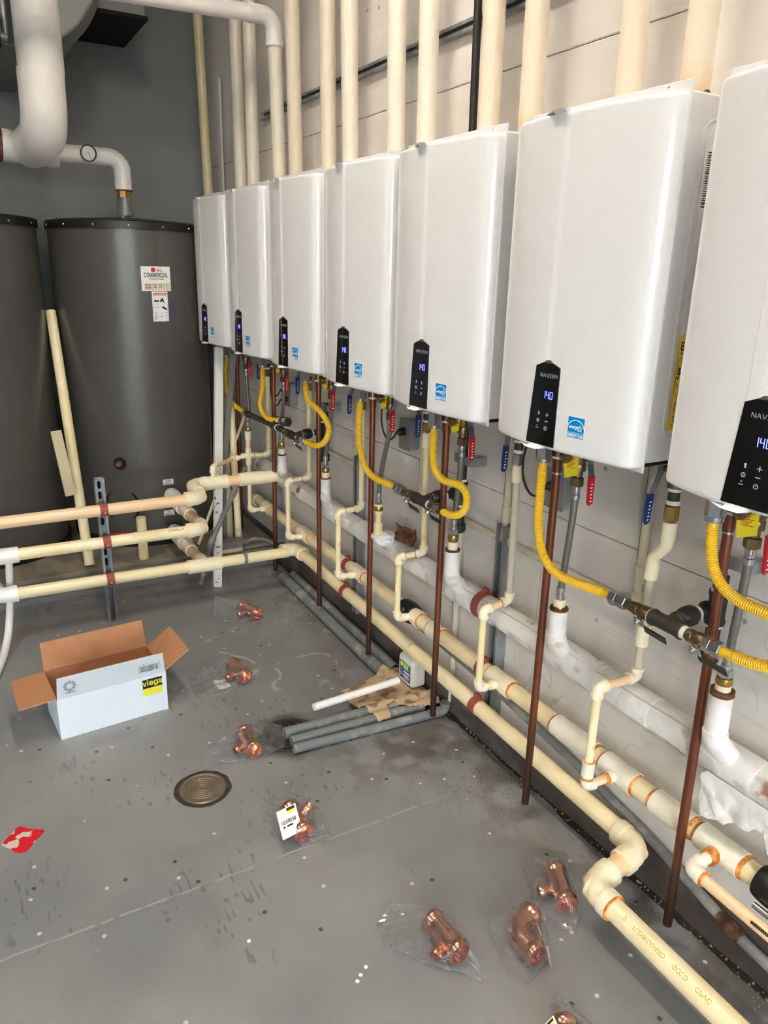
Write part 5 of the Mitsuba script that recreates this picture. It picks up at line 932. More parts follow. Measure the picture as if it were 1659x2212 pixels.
        tap = [Polygon([(-0.004, 0.022), (0.012, 0.026), (0.019, 0.016), (0.022, 0.017), (0.018, 0.034), (0.0, 0.032)]), sbox(0.004, 0.033, 0.016, 0.040), Point(-0.025, 0.028).buffer(0.006), Point(-0.013, 0.027).buffer(0.0055), Polygon([(0.036, -0.020), (0.030, -0.008), (0.014, 0.002), (0.004, -0.004), (0.014, -0.010), (0.026, -0.016)])]
        ln = [sbox(-0.034, -0.004, 0.002, -0.003), sbox(-0.0365, -0.070, 0.0365, 0.0525).difference(sbox(-0.0357, -0.0692, 0.0357, 0.0517))]
        part(db, 'print', wrap([flat(q, 0.0004) for q in tap + ln] + [flat(rect(0.062 - 0.02 * (q % 3 == 2), 0.0015, -0.031, -0.028 - 0.0036 * q - 0.0025 * (q // 3)), 0.0004) for q in range(10)], x2, z2, 0.0011), 'm_print', False)
        part(k, 'drain_valve', cat(tube(rounded([(-0.79, 4.02, 0.20), (-0.79, 3.93, 0.20), (-0.80, 3.90, 0.165)], 0.02), 0.013), cyl((-0.79, 3.95, 0.2), (0, 0, 1), 0.025, 0.007, 12)), 'm_steel')
        part(k + '__drain_valve', 'red_lever', hull([(-0.79 + a, 3.95 + b, 0.228 + c) for a, b in ((0, 0.006), (0, -0.006), (0.085, -0.004), (0.085, -0.012)) for c in (0, 0.006)]), 'm_red', 30)
    return k
tank(-0.4897, 4.375, 'dark grey storage tank with white labels, standing behind the three back pipes', True)
tank(-1.3206, 4.375, 'dark grey storage tank cut by the left edge', False)

# ------------------------------------------------------------------ insulated piping above the tanks
k = thing('insulated_riser', 'big white insulated pipe dropping from the ceiling at upper left into a tee', 'insulated pipe')
part(k, 'pipe', rough(tube([(-0.902, 3.78, z) for z in np.linspace(CEIL - 0.002, 2.33, 12)], 0.0905, 36), 0.0012, 9), 'm_insulclean', 50)
part(k, 'elbow_jacket', tube(rounded([(-0.906, 3.78, 2.345), (-0.910, 3.78, 2.105), (-0.925, 4.24, 2.105)], 0.13, 14), 0.0920, 36), 'm_white_pvc', 50)
part(k, 'tee_jacket', tube([(-1.05, 4.25, 2.105), (-1.049, 4.25, 2.105), (-0.805, 4.25, 2.092), (-0.804, 4.25, 2.092)], [0.06, 0.072, 0.072, 0.06], 32), 'm_insulclean', 40)
part(k, 'open_end', cat(lathe([(0, 0.05), (0, 0.0735), (0.012, 0.0735), (0.012, 0.05)], (-1.062, 4.25, 2.106), (1, 0, -0.05), 32)), 'm_foam')
part(k, 'inner_pipe', seg((-1.5, 4.25, 2.112), (-1.05, 4.25, 2.105), 0.032, 24), 'm_white_pvc')
part(k, 'crosspipe', tube(rounded([(-0.81, 4.25, 2.092), (-0.512, 4.25, 2.091), (-0.512, 4.25, 1.945)], 0.065, 12), 0.0415, 32), 'm_insulclean', 40)
part(k, 'cut_edge', lathe([(0, 0.02), (0, 0.0415), (0.007, 0.0415), (0.007, 0.02)], (-0.512, 4.25, 1.938), (0, 0, 1), 28), 'm_foam')
part(k, 'brass_nipple', lathe([(0, 0), (0, 0.034), (0.03, 0.034), (0.03, 0)], (-0.512, 4.25, 1.908), (0, 0, 1), 8), 'm_brassbright', 25)
part(k, 'bell_coupling', lathe([(0, 0), (0, 0.040), (0.012, 0.042), (0.02, 0.040), (0.055, 0.037), (0.075, 0.032), (0.086, 0.034), (0.086, 0)], (-0.512, 4.25, 1.822), (0, 0, 1), 28), 'm_galv')
part(k, 'nipple', cat(seg((-0.525, 4.25, 1.762), (-0.525, 4.25, 1.825), 0.020), seg((-0.487, 4.235, 1.762), (-0.487, 4.235, 1.815), 0.013)), 'm_galv')
k = thing('temperature_gauge', 'small round dial gauge on the white crosspipe above the tank', 'gauge')
gc, gn = np.array([-0.672, 4.196, 2.096]), unit([-0.45, -1.0, -0.18])
part(k, 'case', lathe([(0, 0), (0, 0.036), (0.012, 0.038), (0.018, 0.038), (0.018, 0.0325), (0.014, 0.0325)], gc, gn, 36), 'm_ironblack')
part(k, 'dial', lathe([(0, 0), (0, 0.0325), (0.0005, 0.0325), (0.0006, 0)], gc + gn * 0.0145, gn, 36), 'm_paper')
ga, gb, _ = basis(gn); Mg = frame(gc + gn * 0.0153, ga, gb, gn)
part(k, 'needle', cat([extr([(-0.0015, -0.006), (0.0015, -0.006), (0.0006, 0.022), (-0.0006, 0.022)], 0.0005, Mg @ trimesh.transformations.rotation_matrix(0.4, [0, 0, 1]))] + [extr(rect(0.0012, 0.004, -0.0006, 0.026), 0.0004, Mg @ trimesh.transformations.rotation_matrix(t, [0, 0, 1])) for t in np.linspace(-2.2, 2.2, 15)]), 'm_print', False)
k = thing('round_duct', 'big grey sheet metal duct near the ceiling at upper left', 'duct')
DCX, DCZ, DR, DY = -0.985, 2.83, 0.398, 3.83
part(k, 'barrel', lathe([(0, 0), (0, DR - 0.03), (0.02, DR - 0.012), (0.06, DR - 0.002), (0.07, DR + 0.006), (0.085, DR + 0.006), (0.095, DR - 0.002), (0.90, DR - 0.002), (0.90, 0)], (DCX, DY + 0.12, DCZ), (0, 1, 0), 96), 'm_duct', 30)
part(k, 'seam', tube(np.array([(DCX + (DR - 0.028) * math.cos(t), DY + 0.119, DCZ + (DR - 0.028) * math.sin(t)) for t in np.linspace(0, 2 * PI, 97)]), 0.005, 8), 'm_galv')
part(k, 'motor_bracket', cat(bx((-1.26, DY + 0.02, 2.43), (-1.035, DY + 0.119, 2.56), 0.004), bx((-1.28, DY + 0.01, 2.41), (-1.05, DY + 0.06, 2.43), 0.002)), 'm_blackmatt', False)
part(k, 'motor_pipe', cat(seg((-1.008, DY + 0.09, 2.48), (-1.0, DY + 0.09, CEIL - 0.002), 0.014), lathe([(0, 0), (0, 0.02), (0.03, 0.016), (0.03, 0)], (-1.034, DY + 0.085, 2.475), (1, 0, 0), 14)), 'm_galv')
k = thing('box_duct', 'grey rectangular duct at the top left below the ceiling', 'duct')
part(k, 'casing', bx((-0.575, 4.30, 2.745), (-0.335, 4.86, 3.2), 0.004), 'm_backwall', False)
part(k, 'lower_flange', bx((-0.580, 4.290, 2.728), (-0.325, 4.865, 2.746), 0.002), 'm_blackmatt', False)
part(k, 'collar', bx((-0.52, 4.45, 3.2), (-0.42, 4.6, CEIL - 0.001), 0.002), 'm_duct', False)

# ------------------------------------------------------------------ loose lengths leaning and standing by the tanks
def leaning(name, a, b, ro, m, lab, cat_='pipe', ri=None, grp=None): return single(name, hollow(a, b, ro, ri or ro * 0.85, 22), m, lab, cat_, grp)
leaning('leaning_pipe', (-0.908, 3.835, PZ + 0.002), (-0.910, 4.315, 1.350), 0.0250, 'm_cpvc', 'long cream pipe leaning in the gap between the two dark tanks')
leaning('upright_offcut', (-0.642, 3.815, PZ + 0.001), (-0.640, 3.818, 0.345), 0.0250, 'm_cpvc', 'short cream pipe offcut standing on the pad before the dark tank', ri=0.0215)
leaning('grey_rod', (-0.185, 3.873, PZ + 0.001), (-0.133, 3.95, 1.108), 0.0115, 'm_graypvc2', 'thin grey-white pipe standing upright behind the white trim plank')
leaning('cream_stick', (-0.123, 3.815, PZ + 0.001), (-0.105, 3.92, 0.865), 0.0185, 'm_cpvc', 'cream pipe standing behind the back pipes, right of the tan one')
leaning('tan_pipe', (-0.142, 3.935, PZ + 0.001), (-0.11, 4.05, 0.9), 0.0265, 'm_papertan', 'thick tan pipe standing in the corner behind the farthest heater')
k = thing('leaning_conduit', 'dark grey plastic conduit leaning diagonally across the corner', 'conduit')
ca, cb = np.array([-0.351, 3.58, 0.234]), np.array([-0.104, 3.72, 0.576])
part(k, 'pipe', seg(ca, cb, 0.0125), 'm_graypvc2'); part(k, 'coupling', sock(ca * 0.38 + cb * 0.62, ca * 0.30 + cb * 0.70, 0.0165), 'm_graypvc2')
part(k, 'foot_elbow', elbow(cb, ca, np.array([-0.400, 3.622, 0.004]), 0.017, 0.035), 'm_graypvc2')
part(k, 'foot', seg(ca, np.array([-0.400, 3.622, 0.004]), 0.0125), 'm_graypvc')
def plank(a, b, w, t, wd): 
    a, b = np.asarray(a, float), np.asarray(b, float); z = unit(b - a); x = unit(np.asarray(wd, float) - z * np.dot(wd, z)); y = np.cross(z, x)
    return hull([p + x * s * w / 2 + y * q * t / 2 for p in (a, b) for s in (-1, 1) for q in (-1, 1)])
single('trim_plank', cat(plank((-0.335, 3.545, 0.001), (-0.160, 3.905, 1.185), 0.042, 0.010, (1, 0, 0)), plank((-0.354, 3.55, 0.006), (-0.179, 3.91, 1.185), 0.006, 0.026, (1, 0, 0))), 'm_trimwhite', 'white metal trim plank leaning from the floor up past the back pipes', 'trim plank', smooth=False)
single('grey_trim', plank((-0.186 - 0.045, 3.83, 0.22), (-0.097, 3.86, 1.153), 0.030, 0.004, (1, 0.1, 0)), 'm_graypvc2', 'flat grey trim strip leaning in the corner below the farthest heater', 'trim strip', smooth=False)
single('cream_dowel', seg((-0.331, 3.887, PZ + 0.004), (0.0, 4.0, 0.802), 0.0085, 12), 'm_cpvc', 'slim cream stick leaning diagonally in the corner', 'stick')
k = thing('junction_box', 'grey electrical box on the pad edge behind the lowest back pipe', 'junction box')
part(k, 'box', bx((-0.305, 3.70, PZ + 0.001 - 0.006), (-0.135, 3.775, 0.175), 0.003), 'm_graypvc2', False)
part(k, 'open_face', bx((-0.295, 3.697, 0.120), (-0.145, 3.6999, 0.140), 0.001), 'm_papertan', False)
part(k, 'connector', cyl((-0.136, 3.735, 0.155), (1, 0, 0), 0.035, 0.017, 14), 'm_graypvc2')
part(k, 'flex_conduit', tube(spline([(-0.105, 3.735, 0.155), (-0.05, 3.73, 0.165), (0.01, 3.70, 0.15), (0.05, 3.66, 0.11)], 40)[0], 0.0105, 12), 'm_graypvc', True)
k = thing('white_drain_hose', 'white plastic hose curving down to the floor at the left edge', 'hose')
part(k, 'tube', tube(spline([(-1.281, 3.425, 0.385), (-1.288, 3.43, 0.28), (-1.300, 3.42, 0.17), (-1.325, 3.33, 0.065), (-1.365, 3.17, 0.020), (-1.43, 2.95, 0.0165), (-1.55, 2.7, 0.0165)], 60)[0], 0.0155, 18), 'm_white_pvc', True)
single('plastic_bag_scrap', rough(plank((-0.985, 3.96, 0.80), (-0.955, 3.90, 0.48), 0.05, 0.012, (1, 0.2, 0)), 0.0, 1), 'm_papertan', 'crumpled plastic sleeve tucked beside the leaning cream pipe', 'plastic scrap', smooth=False)

# ------------------------------------------------------------------ grey pipes on the floor, drain, cover
for (a, b, lab) in (((0.000, 3.48, 0.0245), (-0.016, 2.36, 0.0245), 'outer of the two grey pipes lying along the wall foot'), ((0.0555, 3.47, 0.0245), (0.044, 2.36, 0.0245), 'inner of the two grey pipes lying along the wall foot')):
    single('floor_pipe', hollow(a, b, 0.0240, 0.020, 24), 'm_graypvc', lab, 'pipe', 'grey pipes on the floor')
for a, b, r, lab in (((-0.533, 2.150, 0.0225), (-0.02, 2.125, 0.0225), 0.0215, 'first of three grey pipes running to the floor drain, under the cloth'), ((-0.527, 2.098, 0.0205), (0.00, 2.079, 0.0205), 0.0195, 'middle of three grey pipes running to the floor drain')):
    single('drain_pipe', hollow(a, b, r, r * 0.82, 24), 'm_graypvc', lab, 'pipe', 'grey pipes on the floor')
k = thing('drain_pipe', 'third grey pipe to the floor drain, ending in an elbow at the wall', 'pipe', 'grey pipes on the floor')
part(k, 'pipe', hollow((-0.534, 2.060, 0.0175), (0.055, 2.019, 0.0175), 0.0165, 0.0135, 24), 'm_graypvc')
part(k, 'elbow', elbow((-0.4, 2.05, 0.0185), (0.083 - 0.022, 2.019, 0.0195), (0.083 - 0.022, 2.019, 0.2), 0.0185, 0.034), 'm_graypvc2')
k = thing('floor_drain', 'round cast iron floor drain with slotted rings, half covered by grey pipes', 'floor drain')
dc = np.array([-0.505, 2.165, 0.0])
part(k, 'bowl', lathe([(0.0006, 0), (0.0006, 0.098), (0.0002, 0.099)], dc, (0, 0, 1), 48), 'm_darkpit')
part(k, 'rim', lathe([(0.0004, 0.086), (0.0040, 0.088), (0.0045, 0.097), (0.0010, 0.103), (0.0004, 0.104)], dc, (0, 0, 1), 48), 'm_cast')
for r in (0.022, 0.039, 0.056, 0.073): part(k, 'ring', lathe([(0.001, r - 0.0042), (0.0046, r - 0.0036), (0.0046, r + 0.0036), (0.001, r + 0.0042)], dc, (0, 0, 1), 40), 'm_cast')
for t in np.arange(0, PI, PI / 4): part(k, 'bar', box(dc + [0, 0, 0.0028], (0.176, 0.007, 0.0034), 0.0006, [[math.cos(t), -math.sin(t), 0], [math.sin(t), math.cos(t), 0], [0, 0, 1]]), 'm_cast', False)
k = thing('cleanout_cover', 'round bronze cleanout cover with concentric rings set in the floor', 'floor cover')
cc = np.array([-0.862, 2.022, 0.0]); prof = [(0.0035, 0)]
for r in np.arange(0.008, 0.050, 0.0095): prof += [(0.0035, r), (0.0048, r + 0.0015), (0.0048, r + 0.0045), (0.0035, r + 0.006)]
prof += [(0.0035, 0.064), (0.0055, 0.066), (0.0055, 0.072), (0.0008, 0.074)]
part(k, 'lid', lathe(prof, cc, (0, 0, 1), 48), 'm_bronze', 30)
th = np.arange(64) * 2 * PI / 64; ro = 0.088 + 0.008 * (meshkit.fbm(np.stack([np.cos(th) * 3, np.sin(th) * 3, th * 0], -1), 3) - 0.3)
gvv = [(cc[0] + r_ * math.cos(t), cc[1] + r_ * math.sin(t), z_) for r_list, z_ in ((np.full(64, 0.070), 0.0016), (np.full(64, 0.079), 0.0010), (ro, 0.0007)) for r_, t in zip(r_list, th)]
gff = [(a * 64 + j, a * 64 + (j + 1) % 64, (a + 1) * 64 + (j + 1) % 64) for a in range(2) for j in range(64)] + [(a * 64 + j, (a + 1) * 64 + (j + 1) % 64, (a + 1) * 64 + j) for a in range(2) for j in range(64)]
part(k, 'broken_edge', TM(gvv, np.array(gff)), 'm_cast', False, label='dark broken paint edge')

# ------------------------------------------------------------------ cloth, jug, white pipe
def cloth(name, poly, lab, h0, seed):
    from shapely.geometry import Polygon, Point as SP
    P = Polygon(poly); x0, y0, x1, y1 = P.bounds; n = 90
    gx = np.linspace(x0, x1, n); gy2 = np.linspace(y0, y1, n); X_, Y_ = np.meshgrid(gx, gy2, indexing='ij')
    import shapely
    ins = shapely.contains_xy(P, X_, Y_); dist = shapely.distance(shapely.points(X_, Y_), P.exterior)
    pipes = np.maximum.reduce([np.sqrt(np.maximum(0, (r + 0.003) ** 2 - (Y_ - (ya + (yb - ya) * (X_ + 0.53) / 0.55)) ** 2)) + r for ya, yb, r in ((2.150, 2.125, 0.0215), (2.098, 2.079, 0.0195))] + [np.sqrt(np.maximum(0, 0.026 ** 2 - (X_ + 0.015) ** 2)) * (Y_ > 2.345) + 0.024 * (Y_ > 2.345) * (np.abs(X_ + 0.015) < 0.026)])
    Z = np.maximum(0.004 + 0.014 * meshkit.fbm(np.stack([X_ * 11, Y_ * 11, X_ * 0 + seed], -1), 4), pipes + 0.004) + 0.012 * np.maximum(0, meshkit.fbm(np.stack([X_ * 16 + 3, Y_ * 16, X_ * 0 + seed], -1), 3) - 0.45)
    from scipy.ndimage import gaussian_filter
    Z = np.maximum(gaussian_filter(Z, 1.6), pipes + 0.0025)
    v = np.stack([X_, Y_, Z], -1).reshape(-1, 3); f = []
    for i in range(n - 1):
        for j in range(n - 1):
            if ins[i, j] and ins[i + 1, j] and ins[i, j + 1] and ins[i + 1, j + 1]:
                a = i * n + j; f += [(a, a + n, a + n + 1), (a, a + n + 1, a + 1)]
    F = np.array(f); m = TM(np.vstack([v, v - [0, 0, 0.002]]), np.vstack([F, F[:, ::-1] + len(v)])); m.remove_unreferenced_vertices()
    k = thing(name, lab, 'cloth'); part(k, 'sheet', m, 'm_cloth', 60)
cloth('floor_cloth', [(-0.232, 2.314), (-0.15, 2.318), (-0.028, 2.366), (0.030, 2.392), (0.070, 2.35), (0.074, 2.18), (0.066, 2.052), (0.02, 2.055), (-0.072, 2.072), (-0.10, 2.118), (-0.135, 2.115), (-0.150, 2.055), (-0.206, 2.052), (-0.218, 2.137), (-0.245, 2.225), (-0.225, 2.26)], 'dirty tan canvas cloth crumpled over the grey pipes on the floor', 0.02, 2)
leaning('white_pipe', (-0.400, 2.190, 0.0690), (-0.035, 2.205, 0.0740), 0.0138, 'm_white_pvc', 'short white plastic pipe lying across the tan cloth', ri=0.0105)
k = thing('cleaner_jug', 'translucent white plastic jug with green and blue label on the cloth', 'jug')
jc = np.array([0.0455, 2.236, 0.031])
from shapely.geometry import Polygon as _P
sec = sbox(-0.020, -0.044, 0.020, 0.044).buffer(0.011).simplify(0.0005)
def loft(levels):
    ring = np.array(sec.exterior.coords)[:-1]; m = len(ring); v = []
    for z, s in levels: v += [(jc[0] + x * s, jc[1] + y * s, jc[2] + z) for x, y in ring]
    f = [];
    for i in range(len(levels) - 1):
        for j in range(m): a, b = i * m + j, i * m + (j + 1) % m; f += [(a, b, b + m), (a, b + m, a + m)]
    for i, s in ((0, -1), (len(levels) - 1, 1)):
        c0 = len(v); v.append((jc[0], jc[1], jc[2] + levels[i][0]))
        for j in range(m): f.append((i * m + j, i * m + (j + 1) % m, c0)[::s])
    return TM(v, f)
part(k, 'bottle', loft([(0.0, 0.82), (0.004, 0.94), (0.012, 1.0), (0.098, 1.0), (0.110, 0.95), (0.118, 0.80), (0.122, 0.55), (0.123, 0.30)]), 'm_jug', 40)
part(k, 'grip_dent', box(jc + [-0.008, -0.0548, 0.060], (0.010, 0.002, 0.070), 0.0008), 'm_jug', False)
Lx = jc[0] - 0.0312
def lab(y0, y1, z0, z1, o): return bx((Lx - o - 0.0006, jc[1] + y0 * 0.9, jc[2] + z0 * 0.8), (Lx - o, jc[1] + y1 * 0.9, jc[2] + z1 * 0.8), 0.0002)
g = part(k, 'label', lab(-0.046, 0.046, 0.012, 0.128, 0), 'm_paper', False)
part(g, 'green_band', lab(-0.044, 0.044, 0.074, 0.116, 0.0006), 'm_green', False); part(g, 'blue_band', lab(-0.044, 0.044, 0.020, 0.0735, 0.0006), 'm_darkblue', False)
part(g, 'badge', lathe([(0, 0), (0, 0.010), (0.0008, 0.010), (0.0008, 0)], (Lx - 0.0012, jc[1] + 0.025, jc[2] + 0.078), (-1, 0, 0), 24), 'm_labelyellow2')
part(g, 'print', cat([lab(0.012 - 0.05 * w, 0.012, z_, z_ + t_, 0.0012) for z_, t_, w in ((0.108, 0.003, 0.9), (0.101, 0.003, 0.8), (0.092, 0.007, 0.7), (0.082, 0.006, 0.8), (0.060, 0.009, 1.0), (0.050, 0.003, 0.9), (0.045, 0.003, 0.8), (0.038, 0.004, 0.95), (0.030, 0.003, 0.9))] + [lab(0.022, 0.042, z_, z_ + 0.0022, 0.0012) for z_ in (0.036, 0.043, 0.050, 0.066)]), 'm_paper', False)

# ------------------------------------------------------------------ the open cardboard box
k = thing('cardboard_box', 'open white cardboard box with brown flaps standing on the grey floor', 'box')
O = np.array([-1.2225, 2.502, 0.0005]); bxx = unit([0.380, 0.030, 0]); byy = np.array([-bxx[1], bxx[0], 0]); Wd, Dp, Hh, th_ = 0.380, 0.225, 0.158, 0.0035
def bp(u, v, w): return O + bxx * u + byy * v + np.array([0, 0, w])
def slab(p0, p1, p2, p3, nrm, t): nrm = unit(nrm) * t; return hull([q + s * nrm for q in (p0, p1, p2, p3) for s in (0, 1)])
def two_face(name, ps, inward, outm, lab=None):
    inn = unit(inward); g = part(k, name, slab(*ps, inn, 0.0006), outm, False, lab); return part(g, 'liner', slab(*[p + inn * 0.0007 for p in ps], inn, th_ - 0.0007), 'm_cardboard', False), g
fk = two_face('front_side', [bp(0, 0, 0), bp(Wd, 0, 0), bp(Wd, 0, Hh), bp(0, 0, Hh)], byy, 'm_cardwhite')[1]
two_face('back_side', [bp(0, Dp, 0), bp(Wd, Dp, 0), bp(Wd, Dp, Hh), bp(0, Dp, Hh)], -byy, 'm_cardwhite')
two_face('left_side', [bp(0, 0.004, 0), bp(0, Dp - 0.004, 0), bp(0, Dp - 0.004, Hh), bp(0, 0.004, Hh)], bxx, 'm_cardgray')
two_face('right_side', [bp(Wd, 0.004, 0), bp(Wd, Dp - 0.004, 0), bp(Wd, Dp - 0.004, Hh), bp(Wd, 0.004, Hh)], -bxx, 'm_cardgray')
part(k, 'bottom', slab(bp(0.004, 0.004, 0.0005), bp(Wd - 0.004, 0.004, 0.0005), bp(Wd - 0.004, Dp - 0.004, 0.0005), bp(0.004, Dp - 0.004, 0.0005), (0, 0, 1), 0.003), 'm_cardboard', False)
ff = [bp(0.002, 0, Hh + 0.0005), bp(Wd - 0.002, 0, Hh + 0.0005), bp(Wd - 0.008, -0.004, Hh + 0.080), bp(0.008, -0.004, Hh + 0.083)]
g2 = two_face('front_flap', ff, byy, 'm_cardgray')[1]
bf = [bp(0.002, Dp, Hh + 0.0005), bp(Wd - 0.002, Dp, Hh + 0.0005), bp(Wd - 0.004, Dp + 0.035, Hh + 0.101), bp(0.004, Dp + 0.035, Hh + 0.101)]
two_face('back_flap', bf, -byy + [0, 0, 0.3], 'm_cardwhite', 'tall brown back flap standing up')
lf = [bp(0, 0.004, Hh + 0.0005), bp(0, Dp - 0.004, Hh + 0.0005), bp(-0.112, Dp - 0.008, Hh - 0.005), bp(-0.118, 0.006, Hh - 0.005)]
two_face('left_flap', lf, (0, 0, 1), 'm_cardwhite', 'brown flap folded out to the left')
rfp = [bp(Wd, 0.004, Hh + 0.0005), bp(Wd, Dp - 0.004, Hh + 0.0005), bp(Wd + 0.085, Dp + 0.055, Hh + 0.065), bp(Wd + 0.103, 0.180, Hh + 0.005)]
rfp = [bp(Wd, 0.004, Hh + 0.0005), bp(Wd, Dp - 0.004, Hh + 0.0005), bp(Wd + 0.095, Dp - 0.004, Hh + 0.062), bp(Wd + 0.095, 0.004, Hh + 0.062)]
two_face('right_flap', rfp, (-0.5, 0, 0.86), 'm_cardwhite', 'brown flap raised to the right')
def Mf(u, w, off=0.0): return frame(bp(u, -0.0002 - off, w), bxx, (0, 0, 1), -byy)
lb = part(fk, 'brand_block', extr(rect(0.072, 0.036), 0.0004, Mf(0.292, 0.108)), 'm_print', False, 'black block reading viega')
part(fk, 'yellow_block', extr(rect(0.072, 0.029), 0.0004, Mf(0.292, 0.0785)), 'm_labelyellow2', False)
part(fk, 'brand_text', words('viega', 0.021, Mf(0.328, 0.1185, 0.0004), 0.0003, True, True, 1.0), 'm_labelyellow2', False)
yn = unit(np.cross(ff[1] - ff[0], ff[3] - ff[0])); yn = yn if np.dot(yn, byy) < 0 else -yn; fu = unit(ff[3] - ff[0])
def Mg2(u, w, off=0.0): return frame(ff[0] + bxx * u + unit([fu[0] * 0, fu[1], fu[2]]) * w + yn * (0.0001 + off), bxx, unit([0, fu[1], fu[2]]), yn)
pr = [words('520804', 0.0125, Mg2(0.318, 0.050), 0.0003, False, True, 1.05)]
xx = 0.284
pr += [extr(sbox(0, 0, 0.080, 0.025).difference(sbox(0.0009, 0.0009, 0.0791, 0.0241)), 0.0003, Mg2(0.278, 0.019))]
while xx < 0.350:
    w = 0.0008 + 0.0022 * rng.random(); pr.append(extr(rect(w, 0.0215), 0.0003, Mg2(xx, 0.021))); xx += w + 0.0008 + 0.0018 * rng.random()
pr.append(words('520804', 0.0045, Mg2(0.318, 0.0185, 0.0004), 0.0003, True, True))
for q in range(3):
    t = 2 * PI * q / 3 + 0.5; c_ = np.array([math.cos(t), math.sin(t)]) * 0.011
    for dphi in (0, 1.05):
        a = t + dphi + 0.25; b = t + dphi + 1.0
        p1 = np.array([math.cos(a), math.sin(a)]); p2 = np.array([math.cos(b), math.sin(b)])
        from shapely.geometry import LineString
        ring_ = LineString([p1 * 0.0125, p2 * 0.0125, p2 * 0.0195, p1 * 0.0195, p1 * 0.0125]).buffer(0.0009)
        pr.append(extr(ring_, 0.0003, Mg2(0.045, 0.042) ))
pr += [extr(rect(0.028, 0.0022), 0.0003, Mg2(0.031, 0.066)), extr(rect(0.034, 0.0025), 0.0003, Mg2(0.029, 0.016)), extr(rect(0.001, 0.006), 0.0003, Mg2(0.012, 0.070)), extr(rect(0.001, 0.006), 0.0003, Mg2(0.018, 0.070))]
part(g2, 'print', cat(pr), 'm_print', False, label='520804 with barcode and recycling mark')

# ------------------------------------------------------------------ copper fittings in plastic bags
def bead(c0, c1, r, out=True):
    c0, c1 = np.asarray(c0, float), np.asarray(c1, float); d = unit(c1 - c0); l = np.linalg.norm(c1 - c0)
    return lathe([(0, r * 0.98), (l - 0.026, r * 0.98), (l - 0.022, r * 1.0), (l - 0.018, r * 1.10), (l - 0.013, r * 1.17), (l - 0.007, r * 1.17), (l - 0.002, r * 1.10), (l, r * 1.06), (l, r * 0.90), (l - 0.02, r * 0.90), (l - 0.03, r * 0.88), (l - 0.032, 0.0)], c0, d, 32)
def tee_mesh(c, ax, br, r=0.0275, L_=0.125, rb=0.014, lb=0.055):
    c, ax, br = np.asarray(c, float), unit(ax), unit(br)
    return cat(bead(c, c + ax * L_ / 2, r), bead(c, c - ax * L_ / 2, r), bead(c + br * r * 0.6, c + br * (r + lb * 0.62), rb))
def elbow_mesh(a, c, b, r=0.0275):
    a, c, b = (np.asarray(v, float) for v in (a, c, b)); p = rounded([a, c, b], 0.045, 12)
    return cat(tube(p, r * 0.98, 30, caps=False), bead(a + (c - a) * 0.45, a, r), bead(b + (c - b) * 0.45, b, r))
def bag(pts, seed, size, amp=0.010, sub=4, tail=()):
    """Crinkled clear film around the fitting, with flattened tails lying on the floor."""
    P_ = np.vstack([np.asarray(pts, float)] + [np.asarray(t, float) for t in tail]) ; h = hull(P_)
    m = h
    for _ in range(30):
        if len(m.faces) > 1600: break
        v, f = trimesh.remesh.subdivide_to_size(m.vertices, m.faces, 0.022); m = trimesh.Trimesh(v, f, process=True); break
    v = np.array(m.vertices); n = m.vertex_normals; w = meshkit.fbm(v * 55 + seed * 13.7, 3, seed) - 0.62
    v = v + n * (amp * 1.9 * w)[:, None] + 0.004 * (np.stack([meshkit.noise(v * 90 + 31 * k_, seed + k_) for k_ in range(3)], -1) - 0.5)
    v[:, 2] = np.maximum(v[:, 2], 0.0012)
    return TM(v, m.faces)
def ringpts(c, ax, r, n=10): a, b, d = basis(ax); return [np.asarray(c) + r * (a * math.cos(t) + b * math.sin(t)) for t in np.arange(n) * 2 * PI / n]
def fitting(lab, mesh, core, seed, tails, grp='bagged copper fittings', tag=None):
    k = thing('copper_fitting', lab, 'copper fitting', grp)
    part(k, 'fitting', mesh, 'm_copper', 35)
    kb = thing('plastic_bag', 'clear crinkled plastic bag around the ' + lab.split(' in ')[0].replace('copper fitting ', ''), 'plastic bag', 'clear plastic bags')
    part(kb, 'film', bag(core, seed, 1, tail=tails), 'm_film', False)
    if tag is not None:
        o, ex, ey, w, h = tag; ex, ey = unit(ex), unit(ey); ez = np.cross(ex, ey); M_ = frame(o, ex, ey, ez)
        g = part(kb, 'paper_label', extr(rect(w, h), 0.0006, M_), 'm_paper', False, 'white paper label with yellow block')
        def m2(a, b, c): q = M_.copy(); q[:3, 3] = M_[:3, 3] + M_[:3, 0] * a + M_[:3, 1] * b + M_[:3, 2] * c; return q
        part(g, 'yellow_block', extr(rect(w * 0.42, h * 0.10), 0.0003, m2(w * 0.5, h * 0.76, 0.0006)), 'm_labelyellow2', False)
        bars = [extr(rect(w * 0.42, h * 0.10), 0.0003, m2(w * 0.5, h * 0.865, 0.0006))]; x_ = w * 0.12
        while x_ < w * 0.85:
            bw = 0.0007 + 0.0018 * rng.random(); bars.append(extr(rect(bw, h * 0.14), 0.0003, m2(x_, h * 0.46, 0.0006))); x_ += bw + 0.0007 + 0.0014 * rng.random()
        bars += [extr(rect(w * 0.3, h * 0.06), 0.0003, m2(w * 0.35, h * 0.34, 0.0006)), extr(rect(w * 0.12, h * 0.06), 0.0003, m2(w * 0.15, h * 0.34, 0.0006))]
        part(g, 'print', cat(bars), 'm_print', False)
    return k
